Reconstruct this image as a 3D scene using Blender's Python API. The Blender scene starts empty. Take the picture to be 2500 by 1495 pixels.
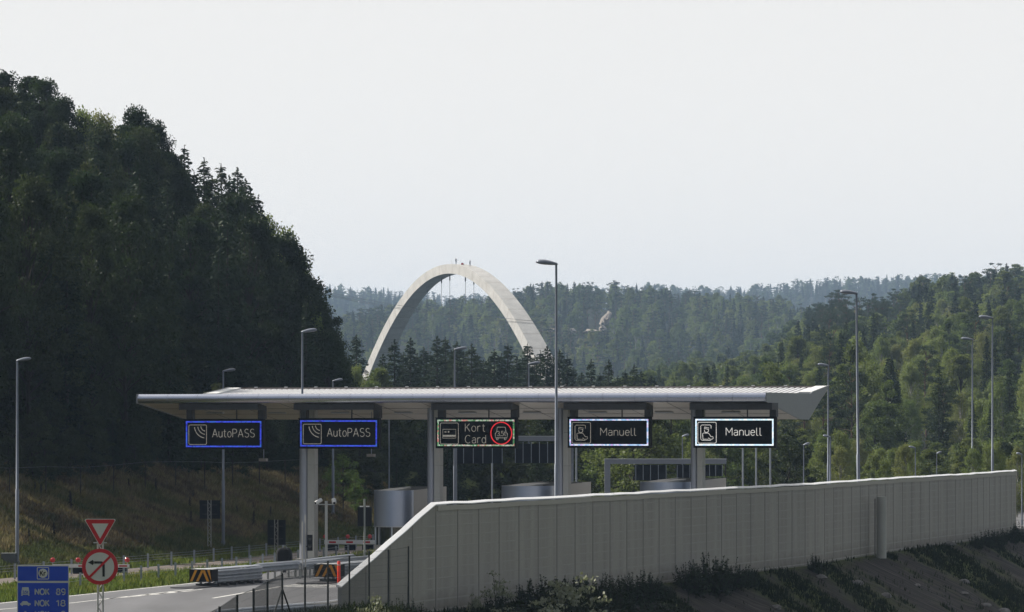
import bpy, math, random
import numpy as np
from mathutils import Vector, Matrix
R = math.radians
random.seed(7)
rng = np.random.default_rng(11)
sc = bpy.context.scene
COL = sc.collection

# ------------------------------------------------------------------ camera, sky, sun, exposure
F = 10000.0            # focal length in photo pixels (photo 2500 px wide)
CX, HY, CH = 1250.0, 1040.0, 7.0   # image centre column, horizon row, camera height
cam_d = bpy.data.cameras.new("camera")
cam_d.sensor_width = 36.0
cam_d.lens = 36.0 * F / 2500.0
cam_d.shift_y = (HY - 747.5) / 2500.0
cam_d.clip_start = 1.0
cam_d.clip_end = 20000.0
cam = bpy.data.objects.new("camera", cam_d)
cam.location = (0, 0, CH)
cam.rotation_euler = (R(90), 0, 0)
COL.objects.link(cam)
sc.camera = cam

SUN_DIR = Vector((-0.84, 0.34, 0.76)).normalized()    # towards the sun
sun_el = math.asin(SUN_DIR.z)
sun_az = math.atan2(SUN_DIR.x, SUN_DIR.y)
w = bpy.data.worlds.new("World")
sc.world = w
w.use_nodes = True
nt = w.node_tree
for n in list(nt.nodes):
    nt.nodes.remove(n)
wo = nt.nodes.new("ShaderNodeOutputWorld")
bg = nt.nodes.new("ShaderNodeBackground")
sky = nt.nodes.new("ShaderNodeTexSky")
sky.sky_type = 'NISHITA'
sky.sun_disc = False
sky.sun_elevation = sun_el
sky.sun_rotation = sun_az
sky.dust_density = 3.0
veil = nt.nodes.new("ShaderNodeMix")
veil.data_type = 'RGBA'
veil.inputs[0].default_value = 0.86
cl = nt.nodes.new("ShaderNodeTexNoise")
cl.inputs["Scale"].default_value = 2.2
cl.inputs["Detail"].default_value = 5
crp = nt.nodes.new("ShaderNodeValToRGB")
crp.color_ramp.elements[0].position = 0.3
crp.color_ramp.elements[0].color = (10.15, 9.82, 9.45, 1)
crp.color_ramp.elements[1].position = 0.7
crp.color_ramp.elements[1].color = (10.6, 10.25, 9.85, 1)
nt.links.new(cl.outputs["Fac"], crp.inputs["Fac"])
tcw = nt.nodes.new("ShaderNodeTexCoord")
dotn = nt.nodes.new("ShaderNodeVectorMath"); dotn.operation = 'DOT_PRODUCT'
dotn.inputs[1].default_value = (-0.45, 0.85, 0.25)
mrw = nt.nodes.new("ShaderNodeMapRange")
mrw.interpolation_type = 'SMOOTHSTEP'
mrw.inputs[1].default_value = -0.25
mrw.inputs[2].default_value = 0.75
back = nt.nodes.new("ShaderNodeMix"); back.data_type = 'RGBA'
back.inputs[6].default_value = (2.75, 2.95, 3.35, 1)      # clear blue half of the sky
nt.links.new(tcw.outputs["Generated"], dotn.inputs[0])
nt.links.new(dotn.outputs["Value"], mrw.inputs[0])
nt.links.new(mrw.outputs[0], back.inputs[0])
nt.links.new(crp.outputs[0], back.inputs[7])
nt.links.new(sky.outputs[0], veil.inputs[6])
nt.links.new(back.outputs[2], veil.inputs[7])
sepw = nt.nodes.new("ShaderNodeSeparateXYZ")
nt.links.new(tcw.outputs["Generated"], sepw.inputs[0])
mre = nt.nodes.new("ShaderNodeMapRange")
mre.inputs[1].default_value = 0.0; mre.inputs[2].default_value = 0.12
mre.inputs[3].default_value = 1.13; mre.inputs[4].default_value = 1.0
nt.links.new(sepw.outputs[2], mre.inputs[0])
scw = nt.nodes.new("ShaderNodeVectorMath"); scw.operation = 'SCALE'
nt.links.new(veil.outputs[2], scw.inputs[0]); nt.links.new(mre.outputs[0], scw.inputs["Scale"])
nt.links.new(scw.outputs[0], bg.inputs[0])
bg.inputs[1].default_value = 0.081
nt.links.new(bg.outputs[0], wo.inputs[0])

sun_l = bpy.data.lights.new("sun", 'SUN')
sun_l.energy = 5.0
sun_l.angle = R(0.5)
sun_l.color = (1.0, 0.95, 0.86)
sun = bpy.data.objects.new("sun", sun_l)
sun.rotation_euler = SUN_DIR.to_track_quat('Z', 'Y').to_euler()
sun.location = (-60, 100, 90)
COL.objects.link(sun)

sc.view_settings.view_transform = 'Standard'
sc.view_settings.look = 'None'
sc.view_settings.exposure = 0.32
sc.view_settings.gamma = 1.0
sc.render.engine = 'CYCLES'
sc.cycles.use_denoising = True
sc.cycles.max_bounces = 6
sc.cycles.diffuse_bounces = 2
sc.cycles.glossy_bounces = 2
sc.cycles.transmission_bounces = 3
sc.cycles.volume_bounces = 0
sc.cycles.transparent_max_bounces = 4

# ------------------------------------------------------------------ materials
MATS = {}
def nd(t, kind, **kw):
    n = t.nodes.new(kind)
    for k, v in kw.items():
        setattr(n, k, v)
    return n

def mat(name, col, rough=0.6, metal=0.0, var=0.12, scale=3.0, spec=0.4, emit=None, estr=0.0, stretch=None, bump=0.0):
    """principled surface with a procedural mottling of its own colour"""
    if name in MATS:
        return MATS[name]
    m = bpy.data.materials.new(name)
    m.use_nodes = True
    t = m.node_tree
    b = t.nodes["Principled BSDF"]
    b.inputs["Roughness"].default_value = rough
    b.inputs["Metallic"].default_value = metal
    b.inputs["Specular IOR Level"].default_value = spec
    tc = nd(t, "ShaderNodeTexCoord")
    mp = nd(t, "ShaderNodeMapping")
    if stretch:
        mp.inputs["Scale"].default_value = stretch
    no = nd(t, "ShaderNodeTexNoise")
    no.inputs["Scale"].default_value = scale
    no.inputs["Detail"].default_value = 6
    no.inputs["Roughness"].default_value = 0.6
    t.links.new(tc.outputs["Object"], mp.inputs[0])
    t.links.new(mp.outputs[0], no.inputs[0])
    rp = nd(t, "ShaderNodeValToRGB")
    rp.color_ramp.elements[0].position = 0.3
    rp.color_ramp.elements[1].position = 0.7
    rp.color_ramp.elements[0].color = tuple(c * (1 - var) for c in col) + (1,)
    rp.color_ramp.elements[1].color = tuple(min(1, c * (1 + var)) for c in col) + (1,)
    t.links.new(no.outputs["Fac"], rp.inputs[0])
    t.links.new(rp.outputs[0], b.inputs["Base Color"])
    if bump:
        bp = nd(t, "ShaderNodeBump")
        bp.inputs["Strength"].default_value = bump
        bp.inputs["Distance"].default_value = 0.05
        t.links.new(no.outputs["Fac"], bp.inputs["Height"])
        t.links.new(bp.outputs[0], b.inputs["Normal"])
    if emit:
        b.inputs["Emission Color"].default_value = emit + (1,)
        b.inputs["Emission Strength"].default_value = estr
    MATS[name] = m
    return m

def led(name, c1, c2, c3, strength, dark=0.35, scale=16.0):
    """lit diodes: a speckle of colours"""
    m = bpy.data.materials.new(name)
    m.use_nodes = True
    t = m.node_tree
    b = t.nodes["Principled BSDF"]
    b.inputs["Base Color"].default_value = (0.02, 0.02, 0.02, 1)
    tc = nd(t, "ShaderNodeTexCoord")
    vo = nd(t, "ShaderNodeTexVoronoi")
    vo.inputs["Scale"].default_value = scale
    t.links.new(tc.outputs["Object"], vo.inputs["Vector"])
    sp = nd(t, "ShaderNodeSeparateColor")
    t.links.new(vo.outputs["Color"], sp.inputs[0])
    rp = nd(t, "ShaderNodeValToRGB")
    rp.color_ramp.elements[0].position = 0.0
    rp.color_ramp.elements[0].color = tuple(x * dark for x in c1) + (1,)
    e = rp.color_ramp.elements.new(0.35)
    e.color = c1 + (1,)
    e = rp.color_ramp.elements.new(0.65)
    e.color = c2 + (1,)
    rp.color_ramp.elements[-1].position = 1.0
    rp.color_ramp.elements[-1].color = c3 + (1,)
    t.links.new(sp.outputs[0], rp.inputs[0])
    t.links.new(rp.outputs[0], b.inputs["Emission Color"])
    b.inputs["Emission Strength"].default_value = strength * 0.82
    MATS[name] = m
    return m

def leaf_mat(name, cols, trans=0.35, nscale=0.6):
    """cols: list of leaf colours; each tree takes its own mix, each clump its own shade of it"""
    m = bpy.data.materials.new(name)
    m.use_nodes = True
    t = m.node_tree
    for n in list(t.nodes):
        t.nodes.remove(n)
    out = nd(t, "ShaderNodeOutputMaterial")
    oi = nd(t, "ShaderNodeObjectInfo")
    tc = nd(t, "ShaderNodeTexCoord")
    no = nd(t, "ShaderNodeTexNoise")
    no.inputs["Scale"].default_value = nscale
    no.inputs["Detail"].default_value = 8
    no.inputs["Roughness"].default_value = 0.75
    t.links.new(tc.outputs["Object"], no.inputs[0])
    rp = nd(t, "ShaderNodeValToRGB")
    k = len(cols)
    els = rp.color_ramp.elements
    els[0].position = 0
    els[0].color = cols[0] + (1,)
    els[1].position = 1
    els[1].color = cols[-1] + (1,)
    for i in range(1, k - 1):
        e = els.new(i / (k - 1))
        e.color = cols[i] + (1,)
    t.links.new(oi.outputs["Random"], rp.inputs[0])
    mr = nd(t, "ShaderNodeMapRange")
    mr.inputs[1].default_value = 0.3
    mr.inputs[2].default_value = 0.7
    mr.inputs[3].default_value = 0.6
    mr.inputs[4].default_value = 1.5
    t.links.new(no.outputs["Fac"], mr.inputs[0])
    mx = nd(t, "ShaderNodeVectorMath", operation='SCALE')
    t.links.new(rp.outputs[0], mx.inputs[0])
    t.links.new(mr.outputs[0], mx.inputs["Scale"])
    di = nd(t, "ShaderNodeBsdfDiffuse")
    tr = nd(t, "ShaderNodeBsdfTranslucent")
    gl = nd(t, "ShaderNodeBsdfGlossy")
    gl.inputs["Roughness"].default_value = 0.55
    gl.inputs["Color"].default_value = (0.5, 0.5, 0.5, 1)
    yel = nd(t, "ShaderNodeMix", data_type='RGBA', blend_type='MULTIPLY')
    yel.inputs[0].default_value = 1.0
    yel.inputs[7].default_value = (1.35, 1.4, 0.85, 1)
    t.links.new(mx.outputs[0], di.inputs[0])
    t.links.new(mx.outputs[0], yel.inputs[6])
    t.links.new(yel.outputs[2], tr.inputs[0])
    ms = nd(t, "ShaderNodeMixShader")
    ms.inputs[0].default_value = trans
    t.links.new(di.outputs[0], ms.inputs[1])
    t.links.new(tr.outputs[0], ms.inputs[2])
    ms2 = nd(t, "ShaderNodeMixShader")
    ms2.inputs[0].default_value = 0.035
    t.links.new(ms.outputs[0], ms2.inputs[1])
    t.links.new(gl.outputs[0], ms2.inputs[2])
    t.links.new(ms2.outputs[0], out.inputs[0])
    MATS[name] = m
    return m

alu = mat("aluminium", (0.50, 0.53, 0.58), 0.38, 0.75, 0.06, 2)
steel = mat("galvanised_steel", (0.30, 0.33, 0.37), 0.5, 0.5, 0.12, 5)
polem = mat("lamp_pole_steel", (0.17, 0.19, 0.23), 0.5, 0.35, 0.15, 3, stretch=(1, 1, .3))
lampm = mat("lamp_housing_grey", (0.16, 0.18, 0.22), 0.35, 0.2, 0.08)
black = mat("black_housing", (0.010, 0.010, 0.012), 0.7, 0, 0.2, spec=0.15)
screen = mat("screen_black", (0.006, 0.006, 0.007), 0.8, 0, 0.1, spec=0.08)
dark = mat("dark_grey_paint", (0.045, 0.045, 0.05), 0.6, 0, 0.2)
signback = mat("sign_back_navy", (0.012, 0.014, 0.020), 0.8, 0, 0.2, spec=0.1)
white = mat("white_paint", (0.72, 0.72, 0.70), 0.5, 0, 0.06)
fabric = mat("black_cover_fabric", (0.008, 0.008, 0.009), 0.95, 0, 0.3, 6, bump=0.6)
concrete = mat("concrete", (0.33, 0.32, 0.30), 0.85, 0, 0.18, 1.2)
red = mat("red_paint", (0.48, 0.008, 0.016), 0.4, 0, 0.08)
signwhite = mat("sign_white", (0.55, 0.54, 0.50), 0.45, 0, 0.05)
blue = mat("sign_blue", (0.012, 0.055, 0.46), 0.45, 0, 0.06)
signink = mat("sign_black", (0.012, 0.012, 0.012), 0.5, 0, 0.05)
amber = mat("amber_stripe", (0.62, 0.27, 0.012), 0.5, 0, 0.1)
orange = mat("orange_plastic", (0.95, 0.045, 0.015), 0.4, 0, 0.05)
redlamp = mat("red_lamp_glass", (0.55, 0.02, 0.03), 0.1, 0, 0.05, spec=0.9)
bark = mat("bark", (0.035, 0.028, 0.022), 0.95, 0, 0.35, 4, stretch=(1, 1, .3))
pinebark = mat("pine_bark", (0.11, 0.06, 0.04), 0.95, 0, 0.35, 4, stretch=(1, 1, .3))
birchbark = mat("birch_bark", (0.26, 0.25, 0.22), 0.9, 0, 0.5, 4, stretch=(.4, .4, 2))
marking = mat("road_marking", (0.62, 0.61, 0.58), 0.7, 0, 0.25, 2.5)
glass = mat("booth_glass", (0.012, 0.018, 0.012), 0.08, 0, 0.1, spec=0.8)

broadm = leaf_mat("shaded_broadleaf_leaves", [(0.009, 0.018, 0.009), (0.028, 0.046, 0.016), (0.013, 0.024, 0.011), (0.036, 0.048, 0.019), (0.016, 0.03, 0.012)], 0.35)  # the left forest's shade is put into these dark leaf colours
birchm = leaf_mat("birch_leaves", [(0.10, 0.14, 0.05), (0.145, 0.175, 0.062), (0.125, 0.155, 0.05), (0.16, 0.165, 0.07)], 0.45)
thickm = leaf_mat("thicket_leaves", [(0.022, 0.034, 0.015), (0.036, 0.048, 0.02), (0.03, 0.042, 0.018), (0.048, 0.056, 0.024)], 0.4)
leafym = leaf_mat("lit_broadleaf_leaves", [(0.055, 0.085, 0.035), (0.085, 0.115, 0.042), (0.105, 0.125, 0.048), (0.065, 0.095, 0.038)], 0.4)  # brighter copy: sunlight on the right hill is put into the leaf colour
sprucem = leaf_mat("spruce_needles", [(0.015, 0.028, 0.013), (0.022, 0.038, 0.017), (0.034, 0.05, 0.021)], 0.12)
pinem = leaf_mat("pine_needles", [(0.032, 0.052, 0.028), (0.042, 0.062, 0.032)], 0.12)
limem = leaf_mat("sunlit_young_leaves", [(0.085, 0.125, 0.03), (0.075, 0.115, 0.03)], 0.5, 2.0)
weedm = leaf_mat("weed_leaves", [(0.018, 0.03, 0.012), (0.026, 0.036, 0.014)], 0.25, 2.0)
flowerm = leaf_mat("flower_heads", [(0.22, 0.23, 0.17), (0.19, 0.20, 0.15)], 0.2, 4.0)
stalkm = leaf_mat("dry_stalks", [(0.014, 0.011, 0.009), (0.022, 0.016, 0.012)], 0.1, 2.0)

# ------------------------------------------------------------------ mesh helpers
def linkobj(name, me, parent=None):
    o = bpy.data.objects.new(name, me)
    COL.objects.link(o)
    if parent is not None:
        o.parent = parent
    return o

class MB:
    def __init__(s):
        s.v, s.f, s.m, s.sm = [], [], [], []
        s.mats = []
    def _mi(s, m):
        if m not in s.mats:
            s.mats.append(m)
        return s.mats.index(m)
    def add(s, vs, fs, m, smooth=False):
        b = len(s.v)
        s.v += [tuple(p) for p in vs]
        i = s._mi(m)
        for f in fs:
            s.f.append([b + k for k in f])
            s.m.append(i)
            s.sm.append(smooth)
    def box(s, c, size, m, M=None, taper=1.0):
        x, y, z = (k / 2 for k in size)
        vs = []
        for dz in (-1, 1):
            q = taper if dz > 0 else 1
            for dx, dy in ((-1, -1), (1, -1), (1, 1), (-1, 1)):
                p = Vector((dx * x * q, dy * y * q, dz * z))
                if M is not None:
                    p = M @ p
                vs.append((c[0] + p.x, c[1] + p.y, c[2] + p.z))
        s.add(vs, [(3, 2, 1, 0), (4, 5, 6, 7), (0, 1, 5, 4), (1, 2, 6, 5), (2, 3, 7, 6), (3, 0, 4, 7)], m)
    def tube(s, pts, rad, m, n=8, caps=True, flat=1.0):
        pts = [Vector(p) for p in pts]
        if not hasattr(rad, '__len__'):
            rad = [rad] * len(pts)
        vs, fs = [], []
        prev = None
        for i, p in enumerate(pts):
            d = (pts[min(i + 1, len(pts) - 1)] - pts[max(i - 1, 0)]).normalized()
            a = Vector((0, 0, 1)) if abs(d.z) < 0.9 else Vector((1, 0, 0))
            x = d.cross(a).normalized()
            if prev is not None and prev.length > 0:
                xx = (prev - d * prev.dot(d))
                if xx.length > 1e-4:
                    x = xx.normalized()
            prev = x
            y = d.cross(x)
            for k in range(n):
                t = 2 * math.pi * k / n
                vs.append(p + x * (math.cos(t) * rad[i]) + y * (math.sin(t) * rad[i] * flat))
        for i in range(len(pts) - 1):
            for k in range(n):
                fs.append((i * n + k, i * n + (k + 1) % n, (i + 1) * n + (k + 1) % n, (i + 1) * n + k))
        s.add(vs, fs, m, True)
        if caps:
            s.add(vs[:n], [tuple(range(n - 1, -1, -1))], m)
            s.add(vs[-n:], [tuple(range(n))], m)
    def prism(s, poly, y0, y1, m):
        """poly in x,z extruded along y"""
        n = len(poly)
        vs = [(x, y0, z) for x, z in poly] + [(x, y1, z) for x, z in poly]
        fs = [tuple(range(n)), tuple(range(2 * n - 1, n - 1, -1))]
        fs += [(i, n + i, n + (i + 1) % n, (i + 1) % n) for i in range(n)]
        s.add(vs, fs, m)
    def xprism(s, poly, x0, x1, m, smooth=False, ends=True):
        """poly in y,z extruded along x"""
        n = len(poly)
        vs = [(x0, y, z) for y, z in poly] + [(x1, y, z) for y, z in poly]
        if ends:
            s.add(vs, [tuple(range(n)), tuple(range(2 * n - 1, n - 1, -1))], m)
        s.add(vs, [(i, n + i, n + (i + 1) % n, (i + 1) % n) for i in range(n)], m, smooth)
    def zprism(s, poly, z0, z1, m, smooth=False, ends=True):
        n = len(poly)
        vs = [(x, y, z0) for x, y in poly] + [(x, y, z1) for x, y in poly]
        if ends:
            s.add(vs, [tuple(range(n - 1, -1, -1)), tuple(range(n, 2 * n))], m)
        s.add(vs, [(i, (i + 1) % n, n + (i + 1) % n, n + i) for i in range(n)], m, smooth)
    def lathe(s, prof, m, n=16, c=(0, 0, 0)):
        vs, fs = [], []
        for r, z in prof:
            for k in range(n):
                t = 2 * math.pi * k / n
                vs.append((c[0] + r * math.cos(t), c[1] + r * math.sin(t), c[2] + z))
        for i in range(len(prof) - 1):
            for k in range(n):
                fs.append((i * n + k, i * n + (k + 1) % n, (i + 1) * n + (k + 1) % n, (i + 1) * n + k))
        s.add(vs, fs, m, True)
    def ribbon(s, pts, wd, y, m, th=0.006, closed=False):
        """flat stroke in the x,z plane with its face towards -y at y"""
        P = [Vector((a, b)) for a, b in pts]
        n = len(P)
        L, Rr = [], []
        for i in range(n):
            if closed:
                a, b = P[i - 1], P[(i + 1) % n]
            else:
                a, b = P[max(i - 1, 0)], P[min(i + 1, n - 1)]
            d = (b - a)
            if d.length < 1e-9:
                d = Vector((1, 0))
            d.normalize()
            nn = Vector((-d.y, d.x)) * wd / 2
            L.append(P[i] + nn)
            Rr.append(P[i] - nn)
        vs = [(p.x, y, p.y) for p in L] + [(p.x, y, p.y) for p in Rr] + [(p.x, y + th, p.y) for p in L] + [(p.x, y + th, p.y) for p in Rr]
        fs = []
        for i in range(n if closed else n - 1):
            j = (i + 1) % n
            fs += [(i, j, n + j, n + i), (i, 2 * n + i, 2 * n + j, j), (n + i, n + j, 3 * n + j, 3 * n + i)]
        s.add(vs, fs, m)
    def build(s, name, parent=None, loc=None, rz=None):
        me = bpy.data.meshes.new(name)
        me.from_pydata(s.v, [], s.f)
        for m in s.mats:
            me.materials.append(m)
        me.polygons.foreach_set("material_index", s.m)
        me.polygons.foreach_set("use_smooth", s.sm)
        me.update()
        o = linkobj(name, me, parent)
        if loc is not None:
            o.location = loc
        if rz is not None:
            o.rotation_euler = (0, 0, rz)
        return o

def thing(name, label, cat, loc=(0, 0, 0), rz=0.0, group=None):
    o = bpy.data.objects.new(name, None)
    o.empty_display_size = 0.3
    COL.objects.link(o)
    o.location = loc
    o.rotation_euler = (0, 0, rz)
    o["label"] = label
    o["category"] = cat
    if group:
        o["group"] = group
    return o

def tag(o, label, cat, group=None, kind=None):
    o["label"] = label
    if cat:
        o["category"] = cat
    if group:
        o["group"] = group
    if kind:
        o["kind"] = kind
    return o

def copy_tree(o, parent=None):
    c = o.copy()
    COL.objects.link(c)
    c.parent = parent
    for ch in list(o.children):
        copy_tree(ch, c)
    return c

def ss(a, b, x):
    t = np.clip((x - a) / (b - a), 0, 1)
    return t * t * (3 - 2 * t)

def X_at(px, Y):
    return (px - CX) * Y / F
def Z_at(py, Y):
    return CH - (py - HY) * Y / F
def PX(X, Y):
    return CX + F * X / np.maximum(Y, 1)

# smooth pseudo-random field
_ph = rng.uniform(0, 6.28, (24, 2))
_dr = rng.uniform(0, 6.28, 24)
def field(X, Y, wl):
    s = 0
    for i in range(12):
        k = 2 * math.pi / (wl * (0.45 + 0.14 * i))
        s = s + np.sin((X * math.cos(_dr[i]) + Y * math.sin(_dr[i])) * k + _ph[i, 0])
    return s / 12 * 1.6

# ------------------------------------------------------------------ setting: terrain
WALL = [(-6.05, 144.0), (-2.9, 153.4), (-1.34, 158.0), (6.65, 181.8), (14.7, 204.7), (21.2, 228.0), (24.7, 239.0), (27.8, 248.5), (33.0, 268.0)]
wx = np.array([p[0] for p in WALL]); wy = np.array([p[1] for p in WALL])
def Xw(Y):
    return np.interp(Y, wy, wx)
DY = np.array([-100, 60, 100, 144, 150] + [p[1] for p in WALL[2:]] + [330, 500])
DX = np.array([-4.0, -4.0, -5.0, -4.7, -3.9] + [p[0] for p in WALL[2:]] + [52, 110])
def Xd(Y):
    return np.interp(Y, DY, DX)
RD_Y = np.array([20, 120, 161.6, 181.8, 190, 200, 212, 225, 260, 330])
RD_X = np.array([-62, -32.3, -20.2, -14.3, -12.3, -10.9, -9.2, -7.2, 1.5, 22])
def Xroad(Y):
    return np.interp(Y, RD_Y, RD_X)
R2_Y = np.array([100, 170, 187, 200, 209, 226, 245, 300])
R2_X = np.array([-48, -27, -21, -16.5, -13.3, -9.5, -4.5, 12])
RA_P = [1430, 1500, 1550, 1600, 1650, 1700, 1780, 1850, 1900, 1950, 2000, 2050, 2150, 2180, 2250, 2330, 2400, 2500, 2700]
RA_Z = [0, 6, 9, 11.5, 13.9, 14.5, 15.5, 17.5, 21, 24.5, 28.5, 31.5, 31, 31, 36, 37, 39, 40, 45]
RB_P = [600, 830, 900, 1000, 1050, 1150, 1250, 1330, 1450, 1560, 1650, 1750, 1900, 1960, 2050, 2200]
RB_Z = [44, 50, 54, 57, 59.5, 58, 64.5, 67, 68.5, 64.5, 61.5, 59, 56, 50.5, 42, 36]
RC_P = [400, 700, 850, 950, 1050, 1150, 1250, 1500, 1560, 1650, 1750, 1900, 1960, 2050, 2150, 2300, 2400, 2600]
RC_Z = [133, 128, 124, 122, 118, 116, 115, 122, 125, 122, 120, 121, 125, 125.5, 128.5, 127, 125, 125]
def H(X, Y):
    X = np.asarray(X, float); Y = np.asarray(Y, float)
    c = X - 0.26 * (Y - 189)
    wv = -23 - c
    far = ss(300, 430, Y)
    z = 3.8 * np.clip(wv / 10, 0, 1) ** 1.15 * (1 - 0.75 * far)
    z = z + np.minimum(0.39 * np.maximum(wv - 10, 0), 27) * ss(-13, -23, X) * (1 - ss(335, 430, Y))
    z = z * ss(40, 130, Y)
    z = z + (field(X, Y, 14) * 0.28 + field(X + 40, Y, 5) * 0.09) * ss(0.5, 4, wv) * (Y < 800)
    # camera-side knoll and the fence verge
    z = z + 5.2 * (1 - ss(15, 90, Y))
    z = z + 0.6 * ss(0.3, 3.0, X - (-6.05 - 0.336 * (144 - Y))) * (1 - ss(138, 146, Y)) * ss(70, 95, Y)
    # bank falling away outside the barrier
    D = (X - Xd(Y)) * 0.947
    drop = np.minimum(0.5 * np.maximum(D - 0.35, 0), 7.0) * (1 - ss(285, 340, Y)) * ss(55, 110, Y)
    z = z - drop + (field(X * 2, Y, 7) * 0.16 + field(X, Y, 2.6) * 0.07) * ss(0.8, 2.5, D) * (Y < 330)
    # far hills
    p = PX(X, np.maximum(Y, 200))
    a = np.interp(p, RA_P, RA_Z) * np.clip((Y - 400) / 780, 0, 1) ** 1.1 * (1 - 0.8 * ss(1260, 1750, Y))
    b = np.interp(p, RB_P, RB_Z) * ss(1250, 2200, Y) * (1 - ss(2350, 3200, Y))
    cc = np.interp(p, RC_P, RC_Z) * ss(2500, 4000, Y)
    rough = (field(X, Y, 160) * 2.2) * ss(500, 900, Y) + field(X, Y, 420) * 2.5 * ss(1400, 1900, Y)
    z = z + a + b + cc + rough * 0.7
    return z

def axis(segs):
    out = []
    for a, b, n in segs:
        out += list(np.linspace(a, b, n, endpoint=False))
    out.append(segs[-1][1])
    return np.array(out)
gx = axis([(-2400, -600, 18), (-600, -120, 24), (-120, -45, 30), (-45, 60, 150), (60, 160, 40), (160, 600, 32), (600, 2400, 18)])
gy = axis([(-120, 60, 18), (60, 130, 28), (130, 290, 190), (290, 460, 60), (460, 1300, 60), (1300, 2500, 50), (2500, 6200, 50)])
GX, GY = np.meshgrid(gx, gy)
GZ = H(GX, GY)
ny, nx = GX.shape
verts = np.stack([GX, GY, GZ], -1).reshape(-1, 3)
idx = np.arange(nx * ny).reshape(ny, nx)
quads = np.stack([idx[:-1, :-1], idx[:-1, 1:], idx[1:, 1:], idx[1:, :-1]], -1).reshape(-1, 4)

def np_mesh(name, v, q, mats, smooth=False, mi=None):
    me = bpy.data.meshes.new(name)
    k = q.shape[1]
    me.vertices.add(len(v))
    me.vertices.foreach_set("co", np.ascontiguousarray(v, dtype=np.float32).ravel())
    me.loops.add(q.size)
    me.loops.foreach_set("vertex_index", np.ascontiguousarray(q, dtype=np.int32).ravel())
    me.polygons.add(len(q))
    me.polygons.foreach_set("loop_start", np.arange(0, q.size, k, dtype=np.int32))
    me.polygons.foreach_set("loop_total", np.full(len(q), k, dtype=np.int32))
    if mi is not None:
        me.polygons.foreach_set("material_index", mi.astype(np.int32))
    me.polygons.foreach_set("use_smooth", np.full(len(q), smooth))
    for m in mats:
        me.materials.append(m)
    me.update(calc_edges=True)
    return me

def ground_mat():
    m = bpy.data.materials.new("ground_cover")
    m.use_nodes = True
    t = m.node_tree
    b = t.nodes["Principled BSDF"]
    b.inputs["Roughness"].default_value = 0.95
    b.inputs["Specular IOR Level"].default_value = 0.1
    ge = nd(t, "ShaderNodeNewGeometry")
    def noise(scale, st=(1, 1, 1), det=8, ro=0.65, rot=0.0):
        mp = nd(t, "ShaderNodeMapping")
        mp.inputs["Rotation"].default_value = (0, 0, rot)
        mp.inputs["Scale"].default_value = st
        n = nd(t, "ShaderNodeTexNoise")
        n.inputs["Scale"].default_value = scale
        n.inputs["Detail"].default_value = det
        n.inputs["Roughness"].default_value = ro
        t.links.new(ge.outputs["Position"], mp.inputs[0])
        t.links.new(mp.outputs[0], n.inputs[0])
        return n.outputs["Fac"]
    def ramp(f, cols):
        r = nd(t, "ShaderNodeValToRGB")
        e = r.color_ramp.elements
        e[0].position, e[0].color = cols[0][0], cols[0][1] + (1,)
        e[1].position, e[1].color = cols[-1][0], cols[-1][1] + (1,)
        for p, cc in cols[1:-1]:
            x = e.new(p)
            x.color = cc + (1,)
        t.links.new(f, r.inputs[0])
        return r.outputs[0]
    def mix(f, a, bb):
        x = nd(t, "ShaderNodeMix", data_type='RGBA')
        t.links.new(f, x.inputs[0])
        t.links.new(a, x.inputs[6])
        t.links.new(bb, x.inputs[7])
        return x.outputs[2]
    def attr(n):
        a = nd(t, "ShaderNodeAttribute")
        a.attribute_name = n
        return a.outputs["Fac"]
    grass = ramp(noise(0.9), [(0.3, (0.035, 0.05, 0.014)), (0.5, (0.075, 0.095, 0.025)), (0.68, (0.12, 0.13, 0.04))])
    dry = ramp(noise(0.35), [(0.32, (0.05, 0.045, 0.02)), (0.45, (0.085, 0.07, 0.038)), (0.55, (0.12, 0.095, 0.055)), (0.66, (0.07, 0.06, 0.025))])
    dirt = ramp(noise(1.0, (0.35, 3.2, 0.35), 9, 0.72, R(40)), [(0.3, (0.012, 0.010, 0.009)), (0.48, (0.032, 0.028, 0.025)), (0.60, (0.065, 0.057, 0.050)), (0.70, (0.12, 0.11, 0.10))])
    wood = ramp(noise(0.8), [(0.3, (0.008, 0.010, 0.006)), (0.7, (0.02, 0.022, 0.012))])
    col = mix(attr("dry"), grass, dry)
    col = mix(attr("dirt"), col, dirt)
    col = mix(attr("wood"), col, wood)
    t.links.new(col, b.inputs["Base Color"])
    bp = nd(t, "ShaderNodeBump")
    bp.inputs["Strength"].default_value = 0.9
    bp.inputs["Distance"].default_value = 0.15
    t.links.new(noise(3.0), bp.inputs["Height"])
    t.links.new(bp.outputs[0], b.inputs["Normal"])
    return m
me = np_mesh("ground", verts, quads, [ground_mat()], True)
def put_attr(me, name, arr):
    a = me.attributes.new(name, 'FLOAT', 'POINT')
    a.data.foreach_set("value", np.clip(arr, 0, 1).astype(np.float32).ravel())
CW = -23 - (GX - 0.26 * (GY - 189))
def dry_of(X, Y):
    wv = -23 - (X - 0.26 * (Y - 189))
    n = field(X, Y, 9)
    return ss(1.5, 4.5, wv + n * 2.5) * ss(-11, -15, X + n) * (1 - 0.75 * ss(240, 262, Y))
DD = (GX - Xd(GY)) * 0.947
def dirt_of(X, Y):
    D = (X - Xd(Y)) * 0.947
    # strips of bare soil and strips of grass running down the bank
    al = X * 0.32 + Y * 0.947 + D * 0.9
    st = field(al * 1.0, D * 0.16, 9) * 1.6 + field(al, D * .3 + 50, 3.5) * 0.7 + field(X, Y, 2.2) * .35 + .25
    return ss(-0.5, 0.5, st) * ss(0.1, 0.6, D) * (Y > 160)
put_attr(me, "dry", dry_of(GX, GY) * (GY < 330))
put_attr(me, "dirt", dirt_of(GX, GY) * (GY < 300))
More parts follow.
